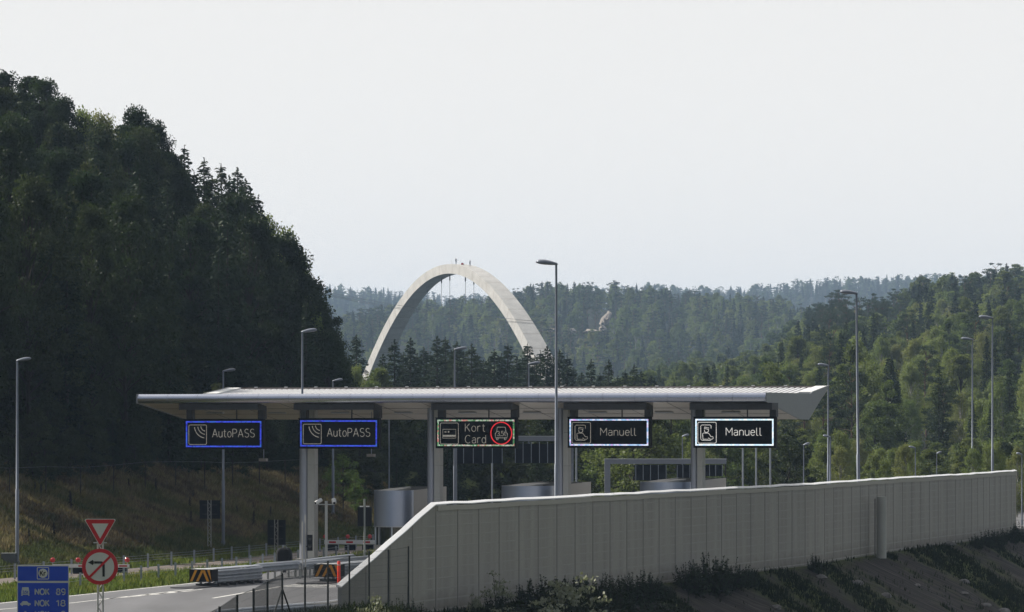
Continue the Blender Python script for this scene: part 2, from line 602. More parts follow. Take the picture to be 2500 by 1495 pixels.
put_attr(me, "wood", ss(9.0, 12.0, CW + field(GX, GY, 6) * 1.2) + ss(300, 330, GY))
g = linkobj("ground", me)
g["kind"] = "structure"

# carriageways
def asphalt(name, col, spread):
    m = mat(name, col, 0.85, 0, spread, 0.35, spec=0.25, stretch=(1.0, 0.18, 1))
    return m
asph = asphalt("asphalt", (0.135, 0.135, 0.142), 0.22)
asph2 = asphalt("old_asphalt", (0.15, 0.125, 0.11), 0.18)
ys = np.concatenate([np.arange(60, 150, 5), np.arange(150, 331, 2)])
rv, rf = [], []
for i, y in enumerate(ys):
    xl = float(Xroad(y))
    xr = float(Xw(y)) - 0.25 if y >= 144 else -6.2 - 0.336 * (144 - y)
    if y > 268:
        xr = 33 + (y - 268) * 0.3
    xr = max(xr, xl + 1)
    for k in range(9):
        rv.append((xl + (xr - xl) * k / 8, y, 0.02))
    if i:
        b = i * 9
        for k in range(8):
            rf.append((b - 9 + k, b - 8 + k, b + 1 + k, b + k))
def sheet(name, v, f, m):
    me = bpy.data.meshes.new(name)
    me.from_pydata(v, [], f)
    me.materials.append(m)
    o = linkobj(name, me)
    return o
o = sheet("road", rv, rf, asph); o["kind"] = "structure"
rv, rf = [], []
for i, y in enumerate(np.arange(100, 300, 3.0)):
    xc = float(np.interp(y, R2_Y, R2_X))
    for k in range(5):
        rv.append((xc - 2.1 + 4.2 * k / 4, y, 0.045 + 0.0))
    if i:
        b = i * 5
        for k in range(4):
            rf.append((b - 5 + k, b - 4 + k, b + 1 + k, b + k))
o = sheet("side_road", rv, rf, asph2); o["kind"] = "structure"

# painted markings (each line a sheet of its own just above the asphalt)
def stripe(pts, wd, name="painted_line"):
    v, f = [], []
    P = [Vector(p) for p in pts]
    for i, p in enumerate(P):
        d = (P[min(i + 1, len(P) - 1)] - P[max(0, i - 1)]).normalized()
        n = Vector((-d.y, d.x)) * wd / 2
        v += [(p.x + n.x, p.y + n.y, 0.026), (p.x - n.x, p.y - n.y, 0.026)]
        if i:
            b = 2 * i
            f.append((b - 2, b - 1, b + 1, b))
    return v, f
sv, sf = [], []
def addstripe(pts, wd):
    v, f = stripe(pts, wd)
    b = len(sv)
    sv.extend(v)
    sf.extend([tuple(k + b for k in q) for q in f])
addstripe([(float(Xroad(y)) + 0.25, y) for y in np.arange(120, 186, 3)], 0.16)
addstripe([(-26.0, 138), (-17.35, 161.3), (-15.7, 167.5), (-13.6, 175)], 0.14)
addstripe([(-15.2, 168.5), (-13.2, 174.8)], 0.12)
for k in range(4):
    t = k / 4
    addstripe([(-16.3 + 2.4 * t, 165.4 + 8.2 * t), (-15.1 + 2.1 * t, 168.4 + 6.0 * t)], 0.22)
addstripe([(-12.1, 165.8), (-10, 178), (-9.3, 181.0)], 0.16)
addstripe([(-10.0, 178), (-8.0, 176.5), (-6.9, 178)], 0.2)
for k in range(5):
    addstripe([(-10.2 + 0.75 * k, 177.6), (-8.6 + 0.6 * k, 179.8)], 0.25)
o = sheet("road_markings", sv, sf, marking); o["kind"] = "structure"

# ------------------------------------------------------------------ toll plaza frame (u across, v along)
TH = math.atan2(-0.321, 0.947)
OX, OY = -10.1, 203.0
UX, UY = math.cos(TH), math.sin(TH)
VX, VY = -UY, UX
def T_at(px, v):
    k = (px - CX) / F
    return (k * (OY + v * VY) - OX - v * VX) / (UX - k * UY)
def D_at(t, v):
    return OY + t * UY + v * VY
def ZT(py, t, v):
    return CH - (py - HY) * D_at(t, v) / F
def WP(t, v, z=0.0):
    return (OX + t * UX + v * VX, OY + t * UY + v * VY, z)

# canopy
soffm = mat("soffit_panels", (0.47, 0.42, 0.36), 0.33, 0.15, 0.05, 1.5, spec=0.5)
capm = mat("end_cap_sheet", (0.27, 0.28, 0.29), 0.5, 0.1, 0.04)
roofm = mat("roof_sheet", (0.10, 0.10, 0.11), 0.5, 0.2, 0.08)  # dark sheet: the shadows between the ribs are put into its colour
fasm = mat("fascia_metal", (0.46, 0.49, 0.58), 0.26, 0.92, 0.04, 1)
seam = mat("seam_dark", (0.06, 0.06, 0.065), 0.7)
VF = -2.4
tl, tr_ = T_at(335, VF), T_at(1869, VF)
zt, zb = ZT(963, tl, VF), ZT(985, tl, VF)
VB, VBELLY0, VBELLY1 = VF + 11.9, VF + 6.2, VF + 7.9
zb1 = ZT(1024, T_at(1956, VBELLY0), VBELLY0)
zback = ZT(951, T_at(1300, VB), VB)
VKINK = VF + 8.6
zkink = zt - 0.03
canopy = thing("toll_canopy", "long silver wing-shaped canopy roof spanning all the toll lanes", "canopy roof", (OX, OY, 0), TH)
rr = (zt - zb) / 2
m = MB()
# rolled front edge, in lengths with a fine open joint
nseg = 20
arcp = [(VF + rr * 0.9 - math.cos(a) * rr * 0.9, (zt + zb) / 2 + math.sin(a) * rr) for a in np.linspace(R(88), R(-88), 11)]
arcp = [(y + 0.0, z) for y, z in arcp]
arcp += [(VF + rr + 0.12, zb), (VF + rr + 0.12, zt)]
for i in range(nseg):
    a, b = tl + (tr_ - tl) * i / nseg, tl + (tr_ - tl) * (i + 1) / nseg
    m.xprism(arcp, a + 0.008, b - 0.008, fasm, True)
m.build("fascia", canopy)
m = MB()
y0 = VF + rr + 0.125
m.xprism([(y0, zt - 0.01), (y0, zb + 0.005), (VBELLY0, zb1), (VBELLY1, zb1), (VB, zback - 0.06), (VKINK, zkink - 0.02)], tl + 0.02, tr_ - 0.02, soffm)
m.build("soffit", canopy)
m = MB()   # seams in the soffit
for k in range(1, 13):
    t0 = tl + (tr_ - tl) * k / 13
    dy, dz = VBELLY0 - y0, zb1 - zb
    L = math.hypot(dy, dz)
    M = Matrix.Rotation(math.atan2(dz, dy), 3, 'X')
    m.box((t0, (y0 + VBELLY0) / 2, (zb + zb1) / 2 - 0.004), (0.015, L * 0.98, 0.01), seam, M)
for f in (0.33, 0.66):
    m.box(((tl + tr_) / 2, y0 + (VBELLY0 - y0) * f, zb + (zb1 - zb) * f - 0.003), (tr_ - tl - 0.1, 0.012, 0.012), seam)
m.build("soffit_seams", canopy)
for k in range(9):
    t0 = tl + (tr_ - tl) * (k + .8) / 9.6
    m = MB(); dy, dz = VBELLY0 - y0, zb1 - zb
    M = Matrix.Rotation(math.atan2(dz, dy), 3, 'X')
    m.box((t0, y0 + dy * .55, zb + dz * .55 - .03), (0.9, 0.22, 0.05), alu, M)
    m.build("light_fitting", canopy)
m = MB()
m.xprism([(y0, zt + 0.004), (VKINK, zkink + 0.01), (VKINK, zkink - 0.015), (y0, zt - 0.008)], tl + 0.02, tr_ - 0.02, roofm)
dy, dz = VB - VKINK, zback - zkink
m.xprism([(VKINK + 0.003, zkink + 0.01), (VB, zback), (VB, zback - 0.05), (VKINK + 0.003, zkink - 0.015)], tl + 0.02, tr_ - 0.02, roofm)
m.build("roof_sheet", canopy)
ribm = mat("roof_ribs", (0.72, 0.72, 0.73), 0.4, 0.25, 0.08)
m = MB()
n = int((tr_ - tl - 1.2) / 0.235)
n = int((tr_ - tl - 1.2) / 0.30)
M = Matrix.Rotation(math.atan2(dz, dy), 3, 'X')
for k in range(n):
    t0 = tl + 0.75 + k * 0.30
    m.box((t0, (VKINK + VB) / 2, (zkink + zback) / 2 + 0.035), (0.15, math.hypot(dy, dz) - 0.12, 0.055), ribm, M)
m.build("roof_ribs", canopy)
m = MB()
for t0 in (tl + 0.32, tr_ - 0.32):
    m.box((t0, (VKINK + VB) / 2, (zkink + zback) / 2 + 0.075), (0.62, math.hypot(dy, dz), 0.125), white, M)
m.box(((tl + tr_) / 2, VB + 0.03, zback + 0.08), (tr_ - tl, 0.06, 0.10), mat("ridge_trim", (0.30, 0.26, 0.24), 0.6))
for k in range(18):
    m.box((tl + 1.5 + k * (tr_ - tl - 2) / 18, VB - 0.05, zback + 0.155), (0.14, 0.1, 0.04), white)
m.build("roof_trim", canopy)
prof = [(VF + 0.02, zt + 0.01), (VF, zb), (VBELLY0, zb1 - 0.01), (VBELLY1, zb1 - 0.01), (VB + 0.07, zback + 0.16), (VB - 0.1, zback + 0.16), (VKINK, zkink + 0.15), (VKINK - 0.4, zt + 0.02)]
m = MB(); m.xprism(prof, tr_ + 0.003, tr_ + 0.06, capm); m.build("end_cap", canopy)
m = MB(); m.xprism(prof, tl - 0.06, tl - 0.003, capm); m.build("end_cap", canopy)

# columns: a round steel tube beside a flat clad shaft
colm = mat("column_tube", (0.34, 0.36, 0.42), 0.42, 0.5, 0.06, 1)
cladm = mat("column_cladding", (0.42, 0.42, 0.40), 0.5, 0.1, 0.07, 1.5)
def column(px0, px1, name_label, wide=False):
    tc = T_at((px0 + px1) / 2, 0)
    t0, t1 = T_at(px0, 0), T_at(px1, 0)
    c = thing("canopy_column", name_label, "column", WP(tc, 0), TH, "columns holding up the canopy")
    ztop = zb + (zb1 - zb) * (0 - y0) / (VBELLY0 - y0) + 0.02
    r = (t1 - t0) * 0.27
    m = MB()
    m.tube([(-(t1 - t0) / 2 + r, 0, 0.2), (-(t1 - t0) / 2 + r, 0, ztop)], r, colm, 20)
    m.build("tube", c)
    m = MB()
    x0 = -(t1 - t0) / 2 + 2 * r + 0.02
    z = 0.2
    while z < ztop - 0.01:
        z2 = min(z + 1.62, ztop)
        m.box(((x0 + (t1 - t0) / 2) / 2, 0.1, (z + z2) / 2), ((t1 - t0) / 2 - x0, 0.5, z2 - z - 0.012), cladm)
        z = z2
    m.build("cladding", c)
    m = MB()
    m.box((0, 0.05, 0.31), (t1 - t0 + 0.25, 0.8, 0.22), concrete)
    m.build("base", c)
    return c
column(732, 770, "silver canopy column standing on the guardrail island left of the toll booths")
column(1044, 1076, "silver canopy column rising from the leftmost toll booth roof beside the Kort Card sign")
column(1361, 1389, "silver canopy column just right of the tall lamp post, rising out of the middle toll booth")
column(1687, 1717, "silver canopy column under the brightest Manuell sign, above the rightmost toll booth")

# concrete kerb islands under columns and booths
for i, (px, lb) in enumerate([(751, "kerbed concrete island under the guardrail and leftmost canopy column"),
                              (1060, "kerbed concrete island carrying the leftmost toll booth"),
                              (1375, "kerbed concrete island carrying the middle toll booth"),
                              (1702, "kerbed concrete island carrying the rightmost toll booth")]):
    tc = T_at(px, 0)
    m = MB()
    out = []
    hw = 0.95 if i == 0 else 1.35
    for a in np.linspace(R(180), R(360), 9):
        out.append((math.cos(a) * hw, -7.5 + math.sin(a) * hw))
    out += [(hw, 16), (-hw, 16)]
    m.zprism(out, 0.0, 0.19, concrete)
    o = m.build("kerb_island", None, WP(tc, 0), TH)
    o["kind"] = "structure"

# ------------------------------------------------------------------ lettering: single-stroke alphabet
def arc(cx, cy, rx, ry, a0, a1, n=10):
    return [(cx + rx * math.cos(R(a)), cy + ry * math.sin(R(a))) for a in np.linspace(a0, a1, n)]
G = {
 'A': (0.72, [[(0, 0), (0.36, 1), (0.72, 0)], [(0.12, 0.32), (0.60, 0.32)]]),
 'u': (0.48, [[(0, 0.7), (0, 0.22)] + arc(0.22, 0.22, 0.22, 0.22, 180, 320)[1:] + [(0.48, 0.25)], [(0.48, 0.7), (0.48, 0)]]),
 't': (0.36, [[(0.14, 0.95), (0.14, 0.15), (0.20, 0.03), (0.36, 0.0)], [(0, 0.7), (0.34, 0.7)]]),
 'o': (0.52, [arc(0.26, 0.35, 0.26, 0.35, 0, 360, 20)]),
 'P': (0.58, [[(0, 0), (0, 1), (0.32, 1)] + arc(0.32, 0.75, 0.26, 0.25, 90, -90) + [(0, 0.5)]]),
 'S': (0.60, [arc(0.30, 0.755, 0.27, 0.245, 35, 270, 14) + arc(0.30, 0.255, 0.30, 0.255, 90, -150, 14)[1:]]),
 'K': (0.58, [[(0, 0), (0, 1)], [(0.54, 1), (0.0, 0.40)], [(0.18, 0.60), (0.58, 0)]]),
 'r': (0.34, [[(0, 0), (0, 0.7)], [(0, 0.45)] + arc(0.24, 0.45, 0.24, 0.25, 180, 60)]),
 'C': (0.66, [arc(0.36, 0.5, 0.36, 0.5, 45, 315, 20)]),
 'a': (0.48, [arc(0.24, 0.50, 0.22, 0.20, 150, 0) + [(0.46, 0)], arc(0.22, 0.20, 0.22, 0.20, 60, 350, 16) + [(0.46, 0.22)], [(0.24, 0.40), (0.46, 0.40)]]),
 'd': (0.50, [arc(0.24, 0.35, 0.24, 0.35, 20, 340, 18), [(0.48, 0), (0.48, 1)]]),
 'M': (0.76, [[(0, 0), (0, 1), (0.38, 0.36), (0.76, 1), (0.76, 0)]]),
 'n': (0.48, [[(0, 0), (0, 0.7)], [(0, 0.45)] + arc(0.24, 0.46, 0.24, 0.24, 180, 0) + [(0.48, 0)]]),
 'e': (0.50, [[(0.0, 0.37), (0.50, 0.37)] + arc(0.25, 0.37, 0.25, 0.33, 0, 180)[1:] + arc(0.25, 0.33, 0.25, 0.33, 180, 320)]),
 'l': (0.20, [[(0, 1), (0, 0.14)] + arc(0.13, 0.14, 0.13, 0.14, 180, 270)[1:] + [(0.20, 0)]]),
 'N': (0.62, [[(0, 0), (0, 1), (0.62, 0), (0.62, 1)]]),
 'O': (0.76, [arc(0.38, 0.5, 0.38, 0.5, 0, 360, 24)]),
 '3': (0.55, [arc(0.27, 0.76, 0.25, 0.24, 160, -90, 14) + arc(0.27, 0.26, 0.28, 0.26, 90, -160, 14)[1:]]),
 '5': (0.55, [[(0.50, 1), (0.08, 1), (0.04, 0.55)] + arc(0.26, 0.33, 0.28, 0.33, 130, -150, 16)]),
 '8': (0.56, [arc(0.28, 0.76, 0.23, 0.24, 0, 360, 18), arc(0.28, 0.26, 0.28, 0.26, 0, 360, 18)]),
 '9': (0.56, [arc(0.28, 0.70, 0.28, 0.30, 0, 360, 18), [(0.56, 0.70)] + arc(0.28, 0.35, 0.28, 0.35, 20, -120, 10)]),
 '1': (0.36, [[(0, 0.75), (0.26, 1), (0.26, 0)]]),
 '.': (0.12, [[(0.05, 0.12), (0.02, -0.12)]]),
 '0': (0.56, [arc(0.28, 0.5, 0.28, 0.5, 0, 360, 20)]),
}
def text(mb, s, x, z, h, wd, y, m, sp=0.22, width=None):
    tot = sum(G[c][0] for c in s) + sp * (len(s) - 1)
    kx = h if width is None else width / tot
    for c in s:
        w_, st = G[c]
        for pl in st:
            P = [(x + a * kx, z + b * h) for a, b in pl]
            run = [P[0]]
            for i in range(1, len(P)):
                run.append(P[i])
                if i < len(P) - 1:
                    u = Vector((P[i][0] - P[i - 1][0], P[i][1] - P[i - 1][1])); v_ = Vector((P[i + 1][0] - P[i][0], P[i + 1][1] - P[i][1]))
                    if u.length > 1e-6 and v_.length > 1e-6 and u.angle(v_) > 0.9:
                        mb.ribbon(run, wd, y, m)
                        run = [P[i]]
            mb.ribbon(run, wd, y, m)
        x += (w_ + sp) * kx
def rrect(x0, z0, x1, z1, r, n=5):
    return (arc(x1 - r, z1 - r, r, r, 90, 0, n) + arc(x1 - r, z0 + r, r, r, 0, -90, n)
            + arc(x0 + r, z0 + r, r, r, -90, -180, n) + arc(x0 + r, z1 - r, r, r, 180, 90, n))

ledtext = led("led_text_white", (0.50, 0.47, 0.42), (0.60, 0.57, 0.50), (0.36, 0.33, 0.28), 0.45, 0.5, 30)
ledtextb = led("led_text_bright", (0.80, 0.79, 0.76), (0.90, 0.88, 0.84), (0.6, 0.58, 0.55), 0.8, 0.6, 30)
ledblue = led("led_border_blue", (0.03, 0.05, 0.80), (0.06, 0.10, 0.95), (0.02, 0.16, 0.60), 0.75, 0.35, 13)
ledmix = led("led_border_speckled", (0.10, 0.40, 0.14), (0.75, 0.80, 0.75), (0.70, 0.14, 0.12), 0.70, 0.4, 13)
ledpale = led("led_border_violet_white", (0.35, 0.60, 0.95), (0.80, 0.85, 1.0), (0.70, 0.35, 0.85), 1.0, 0.6, 11)
ledbright = led("led_border_ice_white", (0.60, 0.85, 1.0), (0.95, 1.0, 1.0), (0.65, 0.75, 1.0), 1.15, 0.8, 11)
ledred = led("led_red", (0.80, 0.02, 0.03), (0.70, 0.01, 0.02), (0.55, 0.01, 0.02), 1.0, 0.8, 30)

VS = -1.35
def lane_sign(pxl, pxr, pyt, pyb, label, border, content):
    tL, tR = T_at(pxl, VS), T_at(pxr, VS)
    tc = (tL + tR) / 2
    W = tR - tL
    z1, z0 = ZT(pyt, tc, VS), ZT(pyb, tc, VS)
    Hh = z1 - z0
    s = thing("lane_sign", label, "electronic sign", WP(tc, VS, z0), TH, "lit lane signs under the canopy")
    m = MB(); m.box((0, 0.15, Hh / 2), (W, 0.30, Hh), black)
    m.box((0, -0.02, Hh - 0.012), (W + 0.03, 0.1, 0.025), black); m.build("housing", s)
    m = MB(); m.box((0, -0.012, Hh / 2), (W - 0.12, 0.02, Hh - 0.12), screen); m.build("screen", s)
    bw = 0.072
    x, zlo, zhi = W / 2 - 0.10, 0.11, Hh - 0.11
    m = MB()
    y = -0.030
    m.box((0, y, zhi - bw / 2), (2 * x, 0.012, bw), border)
    m.box((0, y, zlo + bw / 2), (2 * x, 0.012, bw), border)
    m.box((-x + bw / 2, y, Hh / 2), (bw, 0.012, zhi - zlo - 2 * bw), border)
    m.box((x - bw / 2, y, Hh / 2), (bw, 0.012, zhi - zlo - 2 * bw), border)
    m.build("lit_border", s)
    # hanger: beam under the fascia, two broad legs and a thin middle post
    m = MB()
    ys_ = 0.35
    ztop = zb + (zb1 - zb) * max(0, (VS + ys_ - y0)) / (VBELLY0 - y0) - z0 - 0.01
    zmid = ZT(1001, tc, VS) - z0
    ztf = zb - z0 - 0.03
    m.box((0, -0.12, (ztf + zmid) / 2), (W, 1.1, ztf - zmid), dark)
    m.box((-W / 2 + 0.24, ys_ - 0.10, (zmid + Hh) / 2), (0.30, 0.4, zmid - Hh + 0.02), dark)
    m.box((W / 2 - 0.16, ys_ - 0.10, (zmid + Hh) / 2), (0.32, 0.4, zmid - Hh + 0.02), dark)
    m.box((W * 0.14, ys_ - 0.10, (zmid + Hh) / 2), (0.05, 0.05, zmid - Hh + 0.02), dark)
    m.build("hanger", s)
    content(s, W, Hh)
    return s
def sx(W, f):      # fraction of the sign width from its left edge
    return -W / 2 + W * f
def autopass(s, W, Hh):
    y = -0.030
    m = MB()
    x0, x1, z0, z1 = sx(W, .06), sx(W, .285), Hh * .16, Hh * .80
    m.ribbon(rrect(x0, z0, x1, z1, 0.07), 0.028, y, ledtext, closed=True)
    cx, cz = x1 - 0.03, z1 - 0.03
    for r in (0.28, 0.44, 0.62):
        m.ribbon(arc(cx, cz, r, r, 188, 262, 12), 0.038, y - 0.008, ledtext)
    m.build("pictogram", s)
    m = MB()
    text(m, "AutoPASS", sx(W, .36), Hh * .40, 0.40, 0.030, y, ledtext, width=W * .53)
    m.build("lettering", s)
def man_icon(m, x0, z0, x1, z1, mt, y):
    w_, h_ = x1 - x0, z1 - z0
    P = lambda a, b: (x0 + a * w_, z0 + b * h_)
    m.ribbon(rrect(x0, z0, x1, z1, 0.07), 0.028, y, mt, closed=True)
    m.ribbon([P(.72, .70), P(.72, .84), P(.66, .87), P(.22, .87), P(.16, .82), P(.16, .20), P(.22, .14), P(.72, .14)], 0.028, y, mt)
    m.ribbon([P(.36, .68), P(.37, .77), P(.60, .73), P(.60, .66), P(.36, .70)], 0.028, y - .006, mt)
    m.ribbon([P(*q) for q in arc(.47, .60, .11, .09, 150, 390, 12)], 0.028, y, mt)
    m.ribbon([P(.28, .20), P(.26, .46), P(.34, .49), P(.58, .48), P(.72, .31), P(.82, .31), P(.84, .24), P(.78, .19), P(.66, .19), P(.58, .26), P(.57, .19), P(.28, .19)], 0.028, y, mt)
def manuell(mt):
    def f(s, W, Hh):
        y = -0.030
        m = MB(); man_icon(m, sx(W, .055), Hh * .15, sx(W, .28), Hh * .82, mt, y); m.build("pictogram", s)
        m = MB(); text(m, "Manuell", sx(W, .40), Hh * .40, 0.36, 0.030, y, mt, width=W * .43); m.build("lettering", s)
    return f
def kort(s, W, Hh):
    y = -0.030
    m = MB()
    x0, x1, z0, z1 = sx(W, .06), sx(W, .285), Hh * .14, Hh * .82
    m.ribbon(rrect(x0, z0, x1, z1, 0.07), 0.028, y, ledtext, closed=True)
    w_, h_ = x1 - x0, z1 - z0
    P = lambda a, b: (x0 + a * w_, z0 + b * h_)
    m.ribbon([P(.14, .28), P(.14, .70), P(.86, .70), P(.86, .28)], 0.026, y, ledtext, closed=True)
    m.ribbon([P(.15, .39), P(.85, .39)], 0.085, y - .006, ledtext)
    m.ribbon([P(.34, .60), P(.22, .575), P(.34, .55)], 0.035, y - .006, ledtext)
    m.ribbon([P(.42, .58), P(.50, .58)], 0.08, y - .006, ledtext)
    m.build("pictogram", s)
    m = MB()
    text(m, "Kort", sx(W, .37), Hh * .545, 0.38, 0.029, y, ledtext, width=W * .245)
    text(m, "Card", sx(W, .37), Hh * .17, 0.38, 0.029, y, ledtext, width=W * .255)
    m.build("lettering", s)
    cx, cz, r = sx(W, .815), Hh * .49, Hh * .355
    m = MB(); m.ribbon(arc(cx, cz, r, r, 0, 360, 36)[:-1], 0.05, y, ledred, closed=True); m.build("red_ring", s)
    m = MB()
    q = r / 1.0
    m.ribbon([(cx - .38 * q, cz + .55 * q), (cx + .38 * q, cz + .55 * q), (cx + .44 * q, cz + .15 * q), (cx + .58 * q, cz - .05 * q), (cx + .56 * q, cz - .42 * q), (cx - .56 * q, cz - .42 * q), (cx - .58 * q, cz - .05 * q), (cx - .44 * q, cz + .15 * q)], 0.032, y, ledtext, closed=True)
    for sg in (-1, 1):
        m.ribbon([(cx + sg * .46 * q, cz - .42 * q), (cx + sg * .44 * q, cz - .60 * q), (cx + sg * .32 * q, cz - .60 * q), (cx + sg * .30 * q, cz - .42 * q)], 0.030, y, ledtext)
    text(m, "3.5t", cx - .40 * q, cz - .24 * q, .42 * q, 0.026, y - .008, ledtext, width=.84 * q, sp=.14)
    m.build("pictogram", s)
lane_sign(450, 643, 1023, 1097.5, "far left AutoPASS sign with blue lit border, no column below it", ledblue, autopass)
lane_sign(729, 925.5, 1021, 1096, "AutoPASS sign with blue lit border mounted above the broad silver column", ledblue, autopass)
lane_sign(1063.5, 1261, 1019.5, 1095, "Kort Card sign with a red ring around a 3.5t truck", ledmix, kort)
lane_sign(1386, 1588, 1018, 1094, "dimmer Manuell sign with violet white border right of the tall lamp post", ledpale, manuell(ledtext))
lane_sign(1693, 1894, 1017.5, 1094, "bright Manuell sign with icy white border at the right end", ledbright, manuell(ledtextb))

# small readers hanging below the canopy
for (px, py, ptop, lb) in [(643, 1123, 1026, "small pale tag reader hanging right below the leftmost AutoPASS sign"),
                           (906, 1112, 1026, "small pale tag reader hanging below the right corner of the second AutoPASS sign")]:
    v = 1.0
    t0 = T_at(px, v)
    z = ZT(py, t0, v)
    a = thing("tag_reader", lb, "antenna", WP(t0, v, z), TH, "tag readers hung under the canopy")
    m = MB(); m.box((0, 0, 0), (0.38, 0.30, 0.14), mat("reader_shell", (0.30, 0.28, 0.26), 0.5)); m.build("reader", a)
    ztop = zb + (zb1 - zb) * (v - y0) / (VBELLY0 - y0) - z
    m = MB(); m.tube([(0.02, 0, 0.07), (0.02, 0, ztop)], 0.025, steel, 8); m.build("rod", a)

# ------------------------------------------------------------------ toll booths
boothm = mat("booth_curved_metal", (0.36, 0.41, 0.52), 0.36, 0.8, 0.04, 1)
boothw = mat("booth_side_panel", (0.44, 0.425, 0.40), 0.5, 0.1, 0.04, 1)
roofdark = mat("booth_roof_felt", (0.045, 0.04, 0.038), 0.9, 0, 0.3)
def booth(pxl, pxm, pxr, pyt, label, window=False):
    v0 = 0.6
    tL, tM = T_at(pxl, v0), T_at(pxm, v0)
    r = (tM - tL) / 2
    tc = (tL + tM) / 2
    L = 5.2
    for _ in range(8):
        L += 0.5 * ((lambda q: (pxr - q))(CX + F * (OX + tM * UX + (v0 + L) * VX) / (OY + tM * UY + (v0 + L) * VY))) / 16
    z1 = ZT(pyt, tc, v0 - r)
    zc = z1 - 1.75
    b = thing("toll_booth", label, "toll booth", WP(tc, v0, 0.19), TH, "toll booths on the islands")
    z1 -= 0.19; zc -= 0.19
    # curved visor at the nose, open at the back
    outer = [(math.cos(a) * r, math.sin(a) * r * 1.15) for a in np.linspace(R(180), R(360), 25)]
    inner = [(math.cos(a) * (r - .05), math.sin(a) * (r * 1.15 - .05)) for a in np.linspace(R(360), R(180), 25)]
    m = MB(); m.zprism(outer + inner, zc, z1, boothm, True); m.build("curved_visor", b)
    m = MB(); m.zprism([(x * 1.02, y * 1.02) for x, y in outer] + inner, zc - 0.05, zc - 0.004, alu); m.build("visor_rim", b)
    # side walls rising gently towards the back
    zr = z1 + 0.12
    for sg, nm in ((1, "side_panel"), (-1, "side_panel")):
        x = sg * (r - 0.03)
        m = MB()
        m.xprism([(0.003, zc - 0.0), (L, zc), (L, zr), (0.003, z1)], x - 0.03, x + 0.03, boothw)
        m.build(nm, b)
    # body below: dark glazing between slim posts on a low metal plinth
    m = MB()
    pl = [(x * .93, y * .93) for x, y in outer] + [(r - .09, L - .05), (-r + .09, L - .05)]
    m.zprism(pl, 0.0, 0.95, boothw)
    m.build("plinth", b)
    m = MB()
    pl2 = [(x * .9, y * .9) for x, y in outer] + [(r - .12, L - .08), (-r + .12, L - .08)]
    m.zprism(pl2, 0.953, zc + 0.25, glass)
    m.build("glazing", b)
    for a in (200, 240, 285, 330):
        m = MB(); m.box((math.cos(R(a)) * r * .93, math.sin(R(a)) * r * 1.15 * .93, (0.96 + zc) / 2 - .03), (0.07, 0.07, zc - 1.02), alu, Matrix.Rotation(R(a), 3, 'Z')); m.build("window_post", b)
    # sunk roof with a raised pale hatch
    m = MB()
    m.zprism([(x * .94, y * .94) for x, y in outer] + [(r - .07, L - .02), (-r + .07, L - .02)], z1 - 0.22, z1 - 0.12, roofdark)
    m.build("roof", b)
    m = MB()
    m.add([(-r * .85, -r * .5, z1 - 0.05), (r * .2, -r * 1.0, z1 - 0.02), (r * .35, L * .3, z1 + 0.12), (-r * .75, L * .3, z1 + 0.08),
           (-r * .85, -r * .5, z1 - 0.10), (r * .2, -r * 1.0, z1 - 0.10), (r * .35, L * .3, z1 + 0.06), (-r * .75, L * .3, z1 + 0.02)],
          [(0, 1, 2, 3), (7, 6, 5, 4), (0, 4, 5, 1), (1, 5, 6, 2), (2, 6, 7, 3), (3, 7, 4, 0)], boothw)
    m.build("roof_hatch", b)
    m = MB(); m.box((0, L + 0.02, (zc + zr) / 2), (2 * r - 0.13, 0.05, zr - zc - .02), boothw); m.build("back_panel", b)
    return b
booth(917, 1010, 1090, 1198, "leftmost toll booth with curved silver front, standing free of the barrier")
booth(1229, 1352, 1443, 1187, "middle toll booth with curved silver front behind the tall lamp post")
booth(1566, 1688, 1773, 1177.5, "rightmost toll booth with curved silver front inside the grey gantry")

# ------------------------------------------------------------------ noise barrier
wallm = mat("barrier_panel", (0.31, 0.29, 0.255), 0.55, 0.05, 0.05, 0.7, spec=0.35)
def weathered(name, col):
    m = mat(name, col, 0.6, 0.0, 0.15, 1.3, spec=0.3, stretch=(1, 1, .12))
    t = m.node_tree
    b = t.nodes["Principled BSDF"]
    src = b.inputs["Base Color"].links[0].from_socket
    tc = nd(t, "ShaderNodeTexCoord"); sp = nd(t, "ShaderNodeSeparateXYZ")
    t.links.new(tc.outputs["Object"], sp.inputs[0])
    no = nd(t, "ShaderNodeTexNoise"); no.inputs["Scale"].default_value = 2.2; no.inputs["Detail"].default_value = 7
    t.links.new(tc.outputs["Object"], no.inputs[0])
    ad = nd(t, "ShaderNodeMath", operation='MULTIPLY_ADD'); ad.inputs[1].default_value = -1.1
    t.links.new(no.outputs["Fac"], ad.inputs[0]); t.links.new(sp.outputs[2], ad.inputs[2])
    mr = nd(t, "ShaderNodeMapRange"); mr.inputs[1].default_value = -0.5; mr.inputs[2].default_value = 0.25; mr.inputs[3].default_value = 0.55; mr.inputs[4].default_value = 0.0
    t.links.new(ad.outputs[0], mr.inputs[0])
    mx = nd(t, "ShaderNodeMix", data_type='RGBA'); mx.inputs[7].default_value = (0.12, 0.10, 0.08, 1)
    t.links.new(mr.outputs[0], mx.inputs[0]); t.links.new(src, mx.inputs[6]); t.links.new(mx.outputs[2], b.inputs["Base Color"])
    return m
MATS.pop("barrier_panel")
wallm = weathered("barrier_panel", (0.315, 0.295, 0.262))
ribw = mat("barrier_rib", (0.318, 0.298, 0.265), 0.55, 0.05, 0.05, 0.7)
postw = mat("barrier_post", (0.24, 0.225, 0.205), 0.55, 0.2, 0.05)
capw = mat("barrier_cap", (0.78, 0.78, 0.78), 0.4, 0.1, 0.05, 1)
band = mat("barrier_top_band", (0.39, 0.36, 0.31), 0.5, 0.05, 0.03)
seg = np.hypot(np.diff(wx), np.diff(wy))
